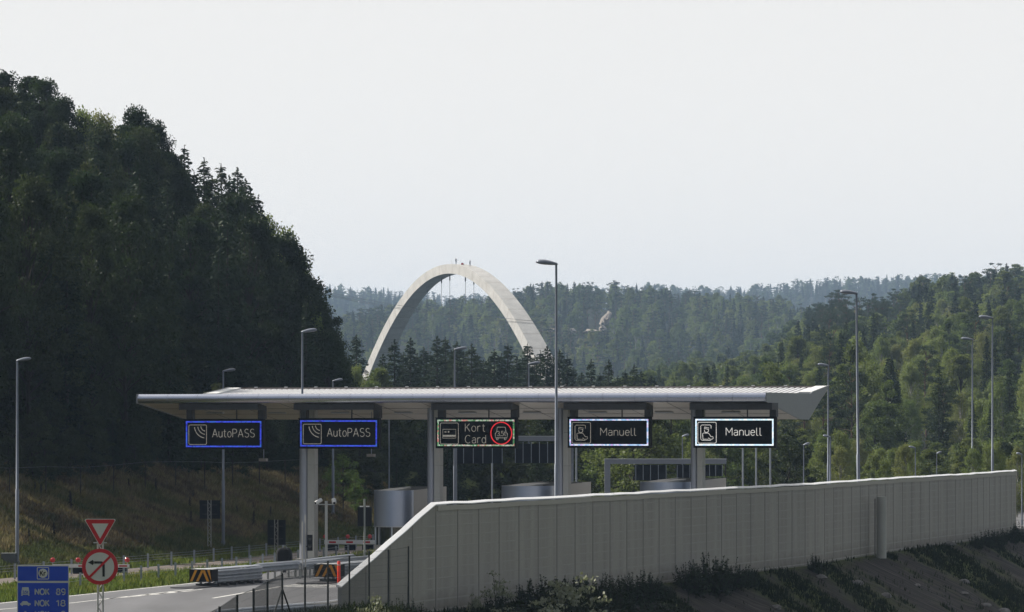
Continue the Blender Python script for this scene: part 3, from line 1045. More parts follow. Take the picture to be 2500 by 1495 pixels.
cum = np.concatenate([[0], np.cumsum(seg)])
def wall_pt(s):
    return Vector((float(np.interp(s, cum, wx)), float(np.interp(s, cum, wy))))
WT = cum[-1]
barrier = thing("noise_barrier", "long grey metal noise barrier with sloping near end and bright top cap", "noise barrier", (WALL[0][0], WALL[0][1], 0))
o0 = Vector((WALL[0][0], WALL[0][1]))
s_top = cum[1]
js = [0.0, 2.6, 5.1, 7.5] + list(np.arange(s_top + 0.15, WT - 0.5, 2.45)) + [WT]
js = sorted(set(round(j, 3) for j in js))
def topz(s):
    return 1.36 + (4.09 - 1.36) * min(s / s_top, 1.0)
for i in range(len(js) - 1):
    a, b = js[i], js[i + 1]
    pa, pb = wall_pt(a) - o0, wall_pt(b) - o0
    d = (pb - pa); L = d.length; d.normalize()
    nrm = Vector((d.y, -d.x))      # towards the bank
    za, zc_ = topz(a), topz(b)
    def q(u, off, z):
        p = pa + d * u + nrm * off
        return (p.x, p.y, z)
    m = MB()
    g0, g1 = 0.05, L - 0.05
    lo = -0.35
    zA, zB = topz(a + g0) - 0.10, topz(b - 0.05) - 0.10
    m.add([q(g0, 0, lo), q(g1, 0, lo), q(g1, 0, zB), q(g0, 0, zA), q(g0, -0.1, lo), q(g1, -0.1, lo), q(g1, -0.1, zB), q(g0, -0.1, zA)],
          [(0, 1, 2, 3), (5, 4, 7, 6), (3, 2, 6, 7), (4, 0, 3, 7), (1, 5, 6, 2)], wallm)
    # horizontal pressed ribs
    z = 0.1
    while z < max(zA, zB) - 0.34:
        u0, u1 = g0 + 0.005, g1 - 0.005
        if a < s_top and z > zA - 0.34:
            u0 = min(u1 - .02, g0 + (z + 0.34 - zA) / (zB - zA) * (g1 - g0))
        m.add([q(u0, 0.0, z - 0.03), q(u1, 0.0, z - 0.03), q(u1, 0.0025, z), q(u0, 0.0025, z), q(u0, 0.0, z + 0.03), q(u1, 0.0, z + 0.03)],
              [(0, 1, 2, 3), (3, 2, 5, 4)], ribw)
        z += 0.392
    m.build("panel", barrier)
    if i:
        m = MB()
        zp = za - 0.30
        m.add([q(-0.048, 0.012, lo), q(0.048, 0.012, lo), q(0.048, 0.012, zp), q(-0.048, 0.012, zp), q(-0.048, -0.12, lo), q(0.048, -0.12, lo), q(0.048, -0.12, zp), q(-0.048, -0.12, zp)],
              [(0, 1, 2, 3), (5, 4, 7, 6), (3, 2, 6, 7), (4, 0, 3, 7), (1, 5, 6, 2)], postw)
        m.build("post", barrier)
def along(s0, s1, n):
    return [s0 + (s1 - s0) * k / n for k in range(n + 1)]
def profile_sweep(ss_, prof, m, mt, zfun):
    """prof: (off, dz) polygon swept along the barrier"""
    k = len(prof)
    vs, fs = [], []
    for i, s in enumerate(ss_):
        p = wall_pt(s) - o0
        d = (wall_pt(min(s + .6, WT)) - wall_pt(max(s - .6, 0))).normalized()
        nrm = Vector((d.y, -d.x))
        wob = 0.012 * math.sin(s * 1.7) + 0.01 * math.sin(s * 0.61 + 2)
        for o_, dz in prof:
            r = p + nrm * o_
            vs.append((r.x, r.y, zfun(s) + dz + wob))
        if i:
            for j in range(k):
                fs.append(((i - 1) * k + j, (i - 1) * k + (j + 1) % k, i * k + (j + 1) % k, i * k + j))
    m.add(vs, fs, mt, False)
    m.add(vs[:k], [tuple(range(k))], mt)
    m.add(vs[-k:], [tuple(range(k - 1, -1, -1))], mt)
m = MB()
profile_sweep(along(0.02, s_top, 6) + along(s_top + 0.05, WT - .01, 60), [(0.055, -0.062), (-0.15, -0.062), (-0.15, 0.036), (-0.13, 0.044), (0.055, -0.026)], m, capw, topz)
m.build("top_cap", barrier)
m = MB()
profile_sweep(along(s_top + 0.3, WT - .01, 60), [(0.032, -0.28), (-0.005, -0.28), (-0.005, -0.095), (0.032, -0.095)], m, band, lambda s: 4.09)
m.build("top_band", barrier)
m = MB()
p = wall_pt(0.0) - o0
m.box((p.x - 0.0, p.y - 0.035, 0.45), (0.12, 0.06, 1.75), concrete)
m.build("end_post", barrier)

# ribbed standpipe in front of the barrier
s_ = float(np.interp(X_at(2148, 223.5) , wx, cum))
pY = 221.0; pX = X_at(2152, pY)
pz = float(H(pX, pY))
sp_ = thing("standpipe", "pale vertical metal duct standing against the right part of the grey barrier", "duct", (pX, pY, pz))
m = MB()
zt_ = Z_at(1213, pY) - pz
m.tube([(0, 0, 0), (0, 0, zt_)], 0.27, mat("duct_white", (0.44, 0.425, 0.39), 0.45, 0.2, 0.04), 20)
m.build("pipe", sp_)
m = MB()
for k in range(14):
    z = zt_ - 0.25 - k * 0.075
    m.tube([(0, 0, z), (0, 0, z + 0.03)], 0.281, MATS["duct_white"], 20)
m.build("rings", sp_)
m = MB(); m.box((-0.34, 0.12, zt_ / 2 - 0.05), (0.06, 0.06, zt_ - 0.1), postw); m.build("bracket", sp_)

# ------------------------------------------------------------------ street lamps
def lamp(px, py, Y, hdir, hpx, label, slim=1.0, group="street lamps around the toll plaza", lean=0.0):
    X = X_at(px, Y)
    zg = max(float(H(X, Y)), -0.5) if Y < 330 else float(H(X, Y))
    ztop = Z_at(py, Y) - zg
    L = hpx * Y / F
    t = thing("street_lamp", label, "street lamp", (X, Y, zg), 0, group)
    m = MB()
    b = 0.085 * slim
    m.tube([(0 + lean, 0, -0.1), (lean * .6, 0, ztop * .38), (lean * .6, 0, ztop * .38 + .02), (0, 0, ztop - 0.12)], [b, b, b * .78, b * .55], polem, 12)
    m.tube([(lean * .97, 0, 0), (lean * .97, 0, 0.4)], b * 1.35, polem, 12)
    m.build("pole", t)
    # flat drooping luminaire: long flattened drop
    m = MB()
    pts, rad = [], []
    for u, r in ((-0.08, .03), (-.03, .075), (0.08, .10), (.3, .14), (.55, .165), (.8, .15), (.94, .10), (1.0, .035)):
        pts.append((hdir * u * L, 0, ztop - 0.10 + 0.10 * (u ** .8 if u > 0 else 0)))
        rad.append(r * max(L, 0.6) / 0.62)
    vs, fs = [], []
    n = 14
    for i, (p, r) in enumerate(zip(pts, rad)):
        for k in range(n):
            a = 2 * math.pi * k / n
            vs.append((p[0], p[1] + math.cos(a) * r, p[2] + math.sin(a) * r * (0.62 if math.sin(a) > 0 else 0.35)))
    for i in range(len(pts) - 1):
        for k in range(n):
            fs.append((i * n + k, i * n + (k + 1) % n, (i + 1) * n + (k + 1) % n, (i + 1) * n + k))
    fs.append(tuple(range(n))); fs.append(tuple(range(len(vs) - 1, len(vs) - n - 1, -1)))
    m.add(vs, fs, lampm, True)
    m.build("lamp_head", t)
    return t
lamp(42, 876, 192, 1, 34, "street lamp at the far left behind the blue toll sign")
lamp(545, 903, 222, 1, 30, "street lamp on the grass bank between two dark sign backs")
lamp(738, 806, 205, 1, 36, "street lamp rising above the canopy against the dark forest, left of the arch")
lamp(813, 927, 250, 1, 24, "street lamp barely topping the canopy beside the dark forest edge")
lamp(1110, 850, 255, 1, 30, "street lamp above the canopy in front of the arch opening")
lamp(1291, 886, 290, 1, 28, "street lamp above the canopy at the right foot of the arch")
lamp(1358, 640, 176, -1, 50, "tallest street lamp, standing beside the middle booth against the sky", 1.0)
lamp(2091, 713, 223, -1, 41, "tall street lamp behind the barrier, right of the canopy end", 1.15, lean=0.15)
lamp(2022, 890, 285, -1, 26, "slim street lamp just off the right tip of the canopy")
lamp(2027, 1064, 262, -1, 18, "low street lamp directly under the canopy's right tip", .9)
lamp(2374, 827, 330, -1, 28, "shorter one of the two tall lamps near the right edge")
lamp(2423, 774, 275, -1, 34, "taller one of the two tall lamps near the right edge")
lamp(1962, 1083, 262, 1, 15, "low street lamp in front of the dark bushes right of the signs", .6)
lamp(1666, 1062, 258, 1, 16, "low street lamp between the two Manuell signs", .6)
lamp(2235, 1091, 284, -1, 17, "low street lamp over the barrier with its head turned left", .6)
lamp(2287, 1104, 286, 1, 12, "smallest street lamp over the barrier near a cluster of birches", .6)
lamp(2495, 1107, 288, -1, 14, "low street lamp cut by the right edge of the picture", .6)
lamp(950, 962, 262, 1, 20, "thin lamp post seen below the canopy right of the second AutoPASS sign", .55)

# plain steel posts behind the plaza
for px, Y, pt, lb in [(1201.5, 236, 1131, "thin steel post below the Kort Card sign"),
                      (1407, 242, 1040, "thin steel post below the left corner of the dimmer Manuell sign"),
                      (1813.5, 240, 1040, "leftmost of three thin steel posts under the bright Manuell sign"),
                      (1846, 240, 1040, "middle one of three thin steel posts under the bright Manuell sign"),
                      (1880.5, 240, 1040, "rightmost of three thin steel posts under the bright Manuell sign")]:
    X = X_at(px, Y)
    m = MB(); h = Z_at(pt, Y)
    m.tube([(0, 0, -0.3), (0, 0, h)], 0.05, steel, 8)
    m.tube([(0, 0, h * .55), (0, 0, h * .55 + .08)], 0.065, steel, 8)
    tag(m.build("steel_post", None, (X, Y, 0)), lb, "post", "steel posts beyond the booths")

# gantries with dark sign backs
def gantry(Y, pxl, pxr, pyt, pyb, postw_px, panels, label, rpost=True):
    X0, X1 = X_at(pxl, Y), X_at(pxr, Y)
    zt_, zb_ = Z_at(pyt, Y), Z_at(pyb, Y)
    gt = thing("sign_gantry", label, "gantry", (X0, Y, 0), 0, "gantries behind the booths")
    W = X1 - X0
    pw = postw_px * Y / F
    gm = mat("gantry_grey", (0.22, 0.235, 0.27), 0.5, 0.2, 0.06)
    m = MB(); m.box((W / 2, 0, (zt_ + zb_) / 2), (W, 0.45, zt_ - zb_), gm)
    m.box((W / 2, 0, zt_ + 0.015), (W + 0.04, 0.5, 0.026), alu); m.build("beam", gt)
    for x in ([pw / 2] + ([W - pw / 2] if rpost else [])):
        m = MB(); m.box((x, 0, zb_ / 2 - .002), (pw, 0.4, zb_), gm); m.build("post", gt)
    for (a, b, t, bo, slats) in panels:
        xa, xb = X_at(a, Y) - X0, X_at(b, Y) - X0
        za, zb2 = Z_at(t, Y), Z_at(bo, Y)
        m = MB(); m.box(((xa + xb) / 2, -0.1, (za + zb2) / 2), (xb - xa, 0.1, za - zb2), signback)
        pn = m.build("sign_panel", gt)
        for k in slats:
            xs = X_at(k, Y) - X0
            m = MB(); m.box((xs, -0.18, (zb_ + zb2) / 2 - .02), (0.035, 0.04, zb_ - zb2 - .06), steel); m.build("hanger_rail", pn)
    return gt
gantry(238, 1108, 1400, 1066, 1077, 8, [(1114, 1228, 1084, 1132, (1132, 1155.5, 1179, 1202, 1226)), (1258, 1398, 1084, 1131, (1258, 1277, 1297, 1317, 1337, 1396))],
       "grey sign gantry with two dark panels behind the Kort Card sign")
gantry(246, 1476, 1773, 1121.5, 1133, 14, [(1549, 1627, 1135, 1173, (1552, 1570, 1588, 1607, 1626)), (1652, 1704, 1135, 1172, (1653, 1667, 1684)), (1716, 1764, 1135, 1163, (1718, 1732, 1747, 1763))],
       "low grey gantry frame with dark panels around the rightmost booth", rpost=False)

# ------------------------------------------------------------------ foreground signs
def lattice(mb, x, y, z0, z1, wd, m):
    for dx in (-wd / 2, wd / 2):
        for dy in (-wd / 2, wd / 2):
            mb.tube([(x + dx, y + dy, z0), (x + dx, y + dy, z1)], 0.018, m, 6)
    z = z0; s = 1
    while z < z1 - .2:
        for dy in (-wd / 2, wd / 2):
            mb.tube([(x - s * wd / 2, y + dy, z), (x + s * wd / 2, y + dy, z + .2)], 0.009, m, 5, caps=False)
        z += .2; s = -s
Y = 104.0
X = X_at(244, Y)
zg = float(H(X, Y))
ts = thing("traffic_sign_post", "lattice pole with red give-way triangle above a no-left-turn disc", "traffic sign", (X, Y, zg))
mastm = mat("mast_pale", (0.42, 0.42, 0.40), 0.5, 0.3, 0.08)
m = MB(); lattice(m, 0, 0.12, -0.2, Z_at(1290, Y) - zg, 0.13, mastm); m.box((0, .03, Z_at(1325.5, Y) - zg), (.33, .05, .025), mastm); m.build("lattice_pole", ts)
zc_ = Z_at(1384, Y) - zg
sg = MB(); r0 = 44 * Y / F
disc = [(math.cos(a) * r0, zc_ + math.sin(a) * r0) for a in np.linspace(0, 2 * math.pi, 49)[:-1]]
sg.prism(disc, 0.0, 0.025, red)
d = sg.build("no_left_turn_sign", ts)
sg = MB(); r1 = r0 * .79
sg.prism([(math.cos(a) * r1, zc_ + math.sin(a) * r1) for a in np.linspace(0, 2 * math.pi, 49)[:-1]], -0.004, -0.0005, signwhite); sg.build("white_field", d)
sg = MB()
k = r0
sg.prism([(.14 * k, zc_ - .55 * k), (.27 * k, zc_ - .55 * k), (.27 * k, zc_ + .12 * k), (.20 * k, zc_ + .26 * k), (.08 * k, zc_ + .30 * k), (-.32 * k, zc_ + .30 * k), (-.32 * k, zc_ + .17 * k), (.06 * k, zc_ + .17 * k), (.13 * k, zc_ + .12 * k)], -0.009, -0.0045, signink)
sg.prism([(-.66 * k, zc_ + .235 * k), (-.40 * k, zc_ + .38 * k), (-.34 * k, zc_ + .30 * k), (-.34 * k, zc_ + .17 * k), (-.40 * k, zc_ + .09 * k)], -0.0095, -0.005, signink)
sg.build("arrow", d)
sg = MB(); sg.ribbon([(-.56 * k, zc_ - .56 * k), (.56 * k, zc_ + .56 * k)], .13 * k, -0.014, red); sg.build("slash", d)
# triangle
tx0, tx1, tzt, tzb = X_at(206, Y) - X, X_at(283, Y) - X, Z_at(1268, Y) - zg, Z_at(1334, Y) - zg
def rtri(f, cy):
    pts = [(tx0, tzt), (tx1, tzt), ((tx0 + tx1) / 2, tzb)]
    cxm, czm = (tx0 + tx1) / 2, tzt - (tzt - tzb) / 3
    out = []
    for i in range(3):
        a = Vector(pts[i]); b = Vector(pts[i - 1]); c = Vector(pts[(i + 1) % 3])
        out += [a + (b - a) * .05, a + (c - a) * .05]
    return [(cxm + (p.x - cxm) * f, czm + (p.y - czm) * f) for p in out]
sg = MB(); sg.prism(rtri(1.03, 0)[::-1], 0.004, 0.025, signwhite); tri = sg.build("give_way_sign", ts)
sg = MB(); sg.prism(rtri(0.97, 0)[::-1], 0.0, 0.0035, red); sg.build("red_border", tri)
sg = MB()
cxm, czm = (tx0 + tx1) / 2, tzt - (tzt - tzb) / 3
sg.prism([(tx0 + (cxm - tx0) * .47, tzt - .16 * (tzt - tzb)), (cxm, tzb + .28 * (tzt - tzb)), (tx1 + (cxm - tx1) * .47, tzt - .16 * (tzt - tzb))], -0.004, -0.0005, signwhite)
sg.build("white_field", tri)

Y = 99.0
XL, XR = X_at(42, Y), X_at(168, Y)
zg = float(H(XL, Y))
W = XR - XL
bs = thing("toll_price_sign", "blue toll price board with NOK 89 and NOK 18 at bottom left", "price sign", ((XL + XR) / 2, Y, zg))
ztp = Z_at(1380, Y) - zg
zb_ = Z_at(1570, Y) - zg
m = MB()
for x in (-W * .4, W * .4):
    m.tube([(x, .09, -.2), (x, .09, ztp - .15)], .035, steel, 8)
m.build("posts", bs)
m = MB(); m.box((0, .02, (ztp + zb_) / 2), (W, .03, ztp - zb_), signwhite); m.build("board", bs)
def pz_(py): return Z_at(py, Y) - zg
m = MB()
for a, b in ((1383, 1418.5), (1423.5, 1566)):
    za, zc2 = pz_(a), pz_(b)
    m.box((0, .001, (za + zc2) / 2), (W - .035, .006, za - zc2), blue)
m.build("blue_field", bs)
m = MB()
cz = pz_(1400); q = 14 * Y / F
m.ribbon(rrect(.0 - q, cz - q, q, cz + q, .02), .016, -.008, signwhite, closed=True)
m.prism([(math.cos(a) * q * .80, cz + math.sin(a) * q * .80) for a in np.linspace(0, 2 * math.pi, 33)[:-1]], -.008, -.003, signwhite)
text(m, "Kr", -q * .48, cz - q * .42, q * .85, .022, -.014, signink, width=q * .95)
m.build("coin_symbol", bs)
txm = mat("sign_letter_white", (0.42, 0.44, 0.46), 0.5)
for row, (py0, py1, num) in enumerate([(1438, 1452, "89"), (1466, 1480, "18"), (1493, 1507, "9")]):
    za, zc2 = pz_(py0), pz_(py1)
    m = MB()
    x0 = X_at(86, Y) - (XL + XR) / 2
    text(m, "NOK", x0, zc2, za - zc2, .028, -.009, txm, width=34 * Y / F)
    m.build("lettering", bs)
    x1 = X_at(159, Y) - (XL + XR) / 2
    wn = (21 if len(num) == 2 else 9) * Y / F
    m = MB(); text(m, num, x1 - wn, zc2, za - zc2, .026, -.009, txm, width=wn); m.build("lettering", bs)
m = MB()   # lorry seen from the front, and a car in profile
c0 = X_at(62, Y) - (XL + XR) / 2
za, zc2 = pz_(1434), pz_(1455); h = za - zc2
m.prism([(c0 - .45 * h, zc2 + .12 * h), (c0 + .45 * h, zc2 + .12 * h), (c0 + .47 * h, zc2 + .45 * h), (c0 + .36 * h, zc2 + h), (c0 - .36 * h, zc2 + h), (c0 - .47 * h, zc2 + .45 * h)], -.008, -.003, txm)
for sgn in (-1, 1):
    m.prism([(c0 + sgn * .4 * h - .07 * h, zc2), (c0 + sgn * .4 * h + .07 * h, zc2), (c0 + sgn * .4 * h + .07 * h, zc2 + .12 * h), (c0 + sgn * .4 * h - .07 * h, zc2 + .12 * h)], -.0085, -.0035, txm)
text(m, "3.5t", c0 - .32 * h, zc2 + .28 * h, .3 * h, .012, -.014, blue, width=.64 * h, sp=.14)
m.build("lorry_symbol", bs)
m = MB()
za, zc2 = pz_(1468), pz_(1479); h = za - zc2
m.prism([(c0 - 1.15 * h, zc2 + .15 * h), (c0 + 1.2 * h, zc2 + .15 * h), (c0 + 1.2 * h, zc2 + .5 * h), (c0 + .7 * h, zc2 + .62 * h), (c0 + .35 * h, zc2 + h), (c0 - .6 * h, zc2 + h), (c0 - .9 * h, zc2 + .6 * h), (c0 - 1.15 * h, zc2 + .5 * h)], -.008, -.003, txm)
for sgn in (-.7, .7):
    m.prism([(c0 + sgn * h + math.cos(a) * .22 * h, zc2 + .15 * h + math.sin(a) * .22 * h) for a in np.linspace(0, 2 * math.pi, 13)[:-1]], -.0085, -.0035, txm)
m.build("car_symbol", bs)
m = MB()
za, zc2 = pz_(1492), pz_(1506); h = za - zc2
m.prism([(c0 + math.cos(a) * .2 * h, zc2 + .8 * h + math.sin(a) * .2 * h) for a in np.linspace(0, 2 * math.pi, 13)[:-1]], -.008, -.003, txm)
m.prism([(c0 - .3 * h, zc2), (c0 + .3 * h, zc2), (c0 + .2 * h, zc2 + .6 * h), (c0 - .2 * h, zc2 + .6 * h)], -.0085, -.0035, txm)
m.build("motorcycle_symbol", bs)

# ------------------------------------------------------------------ mesh fence in the foreground
fp = [(536, 1481), (579, 1452), (619, 1437), (653, 1417), (689, 1400), (744.6, 1385), (800.6, 1370), (853, 1357), (901, 1345), (948, 1342), (997, 1334)]
fpts = []
for px, py in fp:
    s_ = (py - HY) / 4.4
    Yf = min(F / s_, 145.2 + (px - 901) * 0.045 if px > 900 else 999)
    if px > 900:
        Yf = 143.5 + (px - 901) * 0.035
    fpts.append((X_at(px, Yf), Yf, Z_at(py, Yf)))
fpts.insert(0, (fpts[0][0] - 0.1, fpts[0][1] - 7.5, 2.6))
fm = mat("fence_dark_green", (0.018, 0.022, 0.022), 0.6, 0.1, 0.1)
wirem = mat("fence_wire", (0.05, 0.055, 0.055), 0.6, 0.2, 0.1)
fence = thing("mesh_fence", "dark wire mesh fence with thin posts running up to the barrier", "fence", (fpts[5][0], fpts[5][1], 0))
fo = Vector((fpts[5][0], fpts[5][1], 0))
zgs = []
for k, (x, y, zt_) in enumerate(fpts):
    zg = float(H(x, y)); zgs.append(zg)
    m = MB(); m.tube([(x - fo.x, y - fo.y, zg - .2), (x - fo.x, y - fo.y, zt_)], .032, fm, 8); m.build("post", fence)
# braces both ways at the corner post
x, y, zt_ = fpts[5]
for sgn in (-1, 1):
    q = fpts[5 + sgn]
    f_ = 0.26 if sgn > 0 else 0.45
    m = MB(); m.tube([(0, 0, zt_ - .45), ((q[0] - x) * f_ + sgn * .35, (q[1] - y) * f_, zgs[5] - .05)], .026, fm, 8); m.build("brace", fence)
m = MB()
for k in range(len(fpts) - 1):
    a, b = Vector(fpts[k]) - fo, Vector(fpts[k + 1]) - fo
    za, zb2 = zgs[k], zgs[k + 1]
    n = int((b - a).length / 0.10)
    for j in range(n):
        t = j / n
        p = a.lerp(b, t)
        zg = za + (zb2 - za) * t
        m.box((p.x, p.y, (zg + p.z) / 2), (.0045, .0045, p.z - zg - .03), wirem)
    for j in range(11):
        t = j / 10
        p0 = Vector((a.x, a.y, za + .02 + (a.z - za - .05) * t)); p1 = Vector((b.x, b.y, zb2 + .02 + (b.z - zb2 - .05) * t))
        m.tube([p0, p1], .003 if j < 10 else .006, wirem, 4, caps=False)
m.build("wire_mesh", fence)

# ------------------------------------------------------------------ guardrails, crash cushions
def wbeam(mb, pts, z, h, m, th=.05, side=1):
    """two-wave rail between points"""
    P = [Vector((p[0], p[1])) for p in pts]
    prof = [(0, -.5), (.9, -.34), (.9, -.2), (0, -.06), (0, .06), (.9, .2), (.9, .34), (0, .5)]
    k = len(prof)
    vs, fs = [], []
    for i, p in enumerate(P):
        d = (P[min(i + 1, len(P) - 1)] - P[max(0, i - 1)]).normalized()
        n = Vector((d.y, -d.x)) * side
        for o_, q in prof:
            r = p + n * (o_ * .07)
            vs.append((r.x, r.y, z + q * h))
        for o_, q in reversed(prof):
            r = p + n * (o_ * .07 - .006)
            vs.append((r.x, r.y, z + q * h))
        kk = 2 * k
        if i:
            for j in range(kk):
                fs.append(((i - 1) * kk + j, (i - 1) * kk + (j + 1) % kk, i * kk + (j + 1) % kk, i * kk + j))
    mb.add(vs, fs, m)

def cushion(px, pyg, wpx, dirn, L, label, pyt, pyb):
    Yc = F * CH / (pyg - HY)
    Xc = X_at(px, Yc)
    W = wpx * Yc / F
    zt_, zb_ = Z_at(pyt, Yc), Z_at(pyb, Yc)
    rz = math.atan2(-dirn[0], dirn[1])
    c = thing("crash_cushion", label, "crash cushion", (Xc, Yc, 0.02), rz, "crash cushions at the lane splits")
    zt_ -= .02; zb_ -= .02
    m = MB(); m.box((0, 0.05, (zt_ + zb_) / 2), (W, .10, zt_ - zb_), black)
    m.box((0, 0.4, (zt_ + zb_) / 2), (W * .96, .58, zt_ - zb_ - .02), black); nose = m.build("nose", c)
    m = MB()
    for cx_, lean in ((-.30, .22), (-.02, .24), (.24, -.20), (.46, -.20)):
        a = (cx_ - .06 - lean * .5) * W; b = (cx_ + .05 - lean * .5) * W
        lean_ = lean * W
        pts = [(a, zb_ + .02), (b, zb_ + .02), (min(b + lean_, W * .49), zt_ - .02), (max(a + lean_, -W * .49), zt_ - .02)]
        pts = [(max(-W * .49, min(W * .49, x)), z) for x, z in pts]
        m.prism(pts, -.006, -.001, amber)
    m.build("chevrons", nose)
    m = MB(); m.box((0, 0.38, zt_ + .012), (W * .9, .6, .02), white); m.build("nose_cover", c)
    m = MB()
    for k in range(6):
        y = .8 + k * L / 6
        for x in (-.34, .34):
            m.box((x * W, y, zb_ / 2 + .12), (.07, .12, zb_ + .2), steel)
        m.box((0, y, .06), (W * 1.05, .2, .12), dark)
    m.build("legs", c)
    for sgn in (-1, 1):
        for zz in (zt_ - .17, zt_ - .46):
            m = MB(); wbeam(m, [(sgn * W * .44, .7), (sgn * W * .44, L)], zz, .27, steel, side=sgn); m.build("side_rail", c)
    m = MB(); m.box((0, L * .55 + .35, zt_ + .0), (W * .8, L - .8, .03), alu); m.build("top_cover", c)
    m = MB(); m.box((-.05, -0.1, .03), (W * 1.1, L * .6, .03), dark); m.build("base_plate", c)
    return c, Xc, Yc, W
d1 = Vector((2.1, 5.6)).normalized()
c1, c1x, c1y, _ = cushion(489.5, 1435, 60, d1, 5.4, "crash cushion with amber stripes leading into the long guardrail", 1391, 1421)
d2 = Vector((0.33, 0.94))
cushion(798, 1424, 66, d2, 6.0, "crash cushion with amber stripes next to the orange marker post", 1378.5, 1409)

def guardrail(pts, label, step=1.0, ztop=.88, both=False, group="guardrails"):
    P = [Vector(p) for p in pts]
    o0_ = P[0]
    gr = thing("guardrail", label, "guardrail", (o0_.x, o0_.y, 0.02), 0, group)
    Q = [(p.x - o0_.x, p.y - o0_.y) for p in P]
    m = MB(); wbeam(m, Q, ztop - .16, .31, steel, side=1)
    if both:
        wbeam(m, [(x - .3, y) for x, y in Q], ztop - .16, .31, steel, side=-1)
    m.build("rail", gr)
    m = MB()
    m.tube([(x - .12, y, ztop + .01) for x, y in Q], .07, alu, 8)
    m.build("top_tube", gr)
    tot = sum((P[i + 1] - P[i]).length for i in range(len(P) - 1))
    s = 0.2
    cs = [0]
    for i in range(len(P) - 1):
        cs.append(cs[-1] + (P[i + 1] - P[i]).length)
    while s < tot:
        x = float(np.interp(s, cs, [q[0] for q in Q])); y = float(np.interp(s, cs, [q[1] for q in Q]))
        m = MB(); m.box((x - .13, y, ztop / 2 - .06), (.10, .14, ztop - .12), mastm); m.build("post", gr)
        s += step
    return gr
guardrail([(c1x + d1.x * 5.4, c1y + d1.y * 5.4), (-11.3, 185.5), (-9.6, 190.2), (-9.0, 193.5), (-7.6, 199)], "long guardrail from the striped crash cushion to the leftmost column", .8, ztop=.68, both=True)
guardrail([(-9.6, 186.5), (-7.5, 193), (-5.5, 199.5)], "short guardrail behind the crash cushion with the orange marker", 1.3, ztop=.72)
guardrail([(-9.8, 137.5), (-8.0, 141.5), (-6.5, 144.3), (-5.2, 149)], "low guardrail in the bottom grass behind the mesh fence", 2.0, ztop=.72)

# orange marker post
Y = F * CH / (1427 - HY)
mp_ = thing("marker_post", "bright orange marker post by the near end of the barrier", "marker post", (X_at(827.5, Y), Y, .02))
h = Z_at(1371, Y)
m = MB(); m.tube([(0, 0, .03), (0, 0, h - .03), (0, 0, h)], [.075, .07, .05], orange, 12); m.build("post", mp_)
m = MB(); m.lathe([(.14, 0), (.14, .03), (.08, .04), (.08, .06)], dark, 14); m.build("foot", mp_)
m = MB(); m.tube([(0, 0, h * .80), (0, 0, h * .86)], .077, mat("reflector_band", (.75, .45, .4), .3), 12); m.build("reflector", mp_)

# black covered box on the guardrail
Y = 190.0
X = X_at(694, Y)
m = MB()
wv = 39 * Y / F / 2
z0_, z1_ = Z_at(1380, Y), Z_at(1337, Y)
hh = z1_ - z0_
prof_ = [(1.0, 0), (1.02, .3 * hh), (1.0, .62 * hh), (.93, .82 * hh), (.72, .95 * hh), (.4, hh), (0.02, hh * 1.01)]
vs, fs = [], []
n = 28
for r_, z in prof_:
    for k in range(n):
        a = 2 * math.pi * k / n
        cx_, sy_ = math.cos(a), math.sin(a)
        sq = 1 / max(abs(cx_), abs(sy_)) ** .7
        wr = 1 + .03 * math.sin(a * 7 + z * 5)
        vs.append((cx_ * sq * wv * r_ * wr, sy_ * sq * wv * .7 * r_ * wr, z))
for i in range(len(prof_) - 1):
    for k in range(n):
        fs.append((i * n + k, i * n + (k + 1) % n, (i + 1) * n + (k + 1) % n, (i + 1) * n + k))
m.add(vs, fs, fabric, True)
m.add([(x, y, 0) for x, y, _ in vs[:n]], [tuple(range(n - 1, -1, -1))], fabric)
cvb = thing("covered_signal", "black fabric-covered box propped behind the long guardrail", "covered box", (X, Y, 0.19))
o = m.build("cover", cvb); o.location = (0, 0, z0_ - .19)
m = MB(); m.box((0, 0, (z0_ - .19) / 2 - .0), (.2, .2, z0_ - .19), dark); m.build("stand", cvb)
m = MB()
m.tube([(-.08, -.1, z1_ - .19), (-.03, -.16, z1_ - .12), (.06, -.16, z1_ - .11), (.12, -.12, z1_ - .17), (.15, -.2, z1_ - .28)], .012, steel, 6); m.build("cord", cvb)

# ------------------------------------------------------------------ dark sign backs on lattice poles
def signback_post(px0, px1, py0, py1, pxp, pybase, label):
    c_z = 0.35
    Yb = F * (CH - c_z) / (pybase - HY)
    X = X_at(pxp, Yb)
    zg = float(H(X, Yb))
    t = thing("road_sign", label, "road sign", (X, Yb, zg), 0, "road signs seen from behind")
    m = MB(); m.box((X_at((px0 + px1) / 2, Yb) - X, .10, Z_at((py0 + py1) / 2, Yb) - zg), ((px1 - px0) * Yb / F, .05, (py1 - py0) * Yb / F), signback); m.build("panel", t)
    m = MB(); lattice(m, 0, -.06, -.2, Z_at(py0 - 1, Yb) - zg, .17, mastm); m.build("lattice_pole", t)
    m = MB()
    for f_ in (.25, .75):
        m.box((X_at((px0 + px1) / 2, Yb) - X, .05, Z_at(py0 + (py1 - py0) * f_, Yb) - zg), ((px1 - px0) * .7 * Yb / F, .04, .04), dark)
    m.build("bracket", t)
signback_post(487, 537, 1222, 1267, 511.5, 1343, "dark back of a wide road sign on a lattice pole, on the grass bank")
signback_post(653, 697, 1270, 1331, 674.5, 1352, "dark back of a tall road sign above the black covered box")

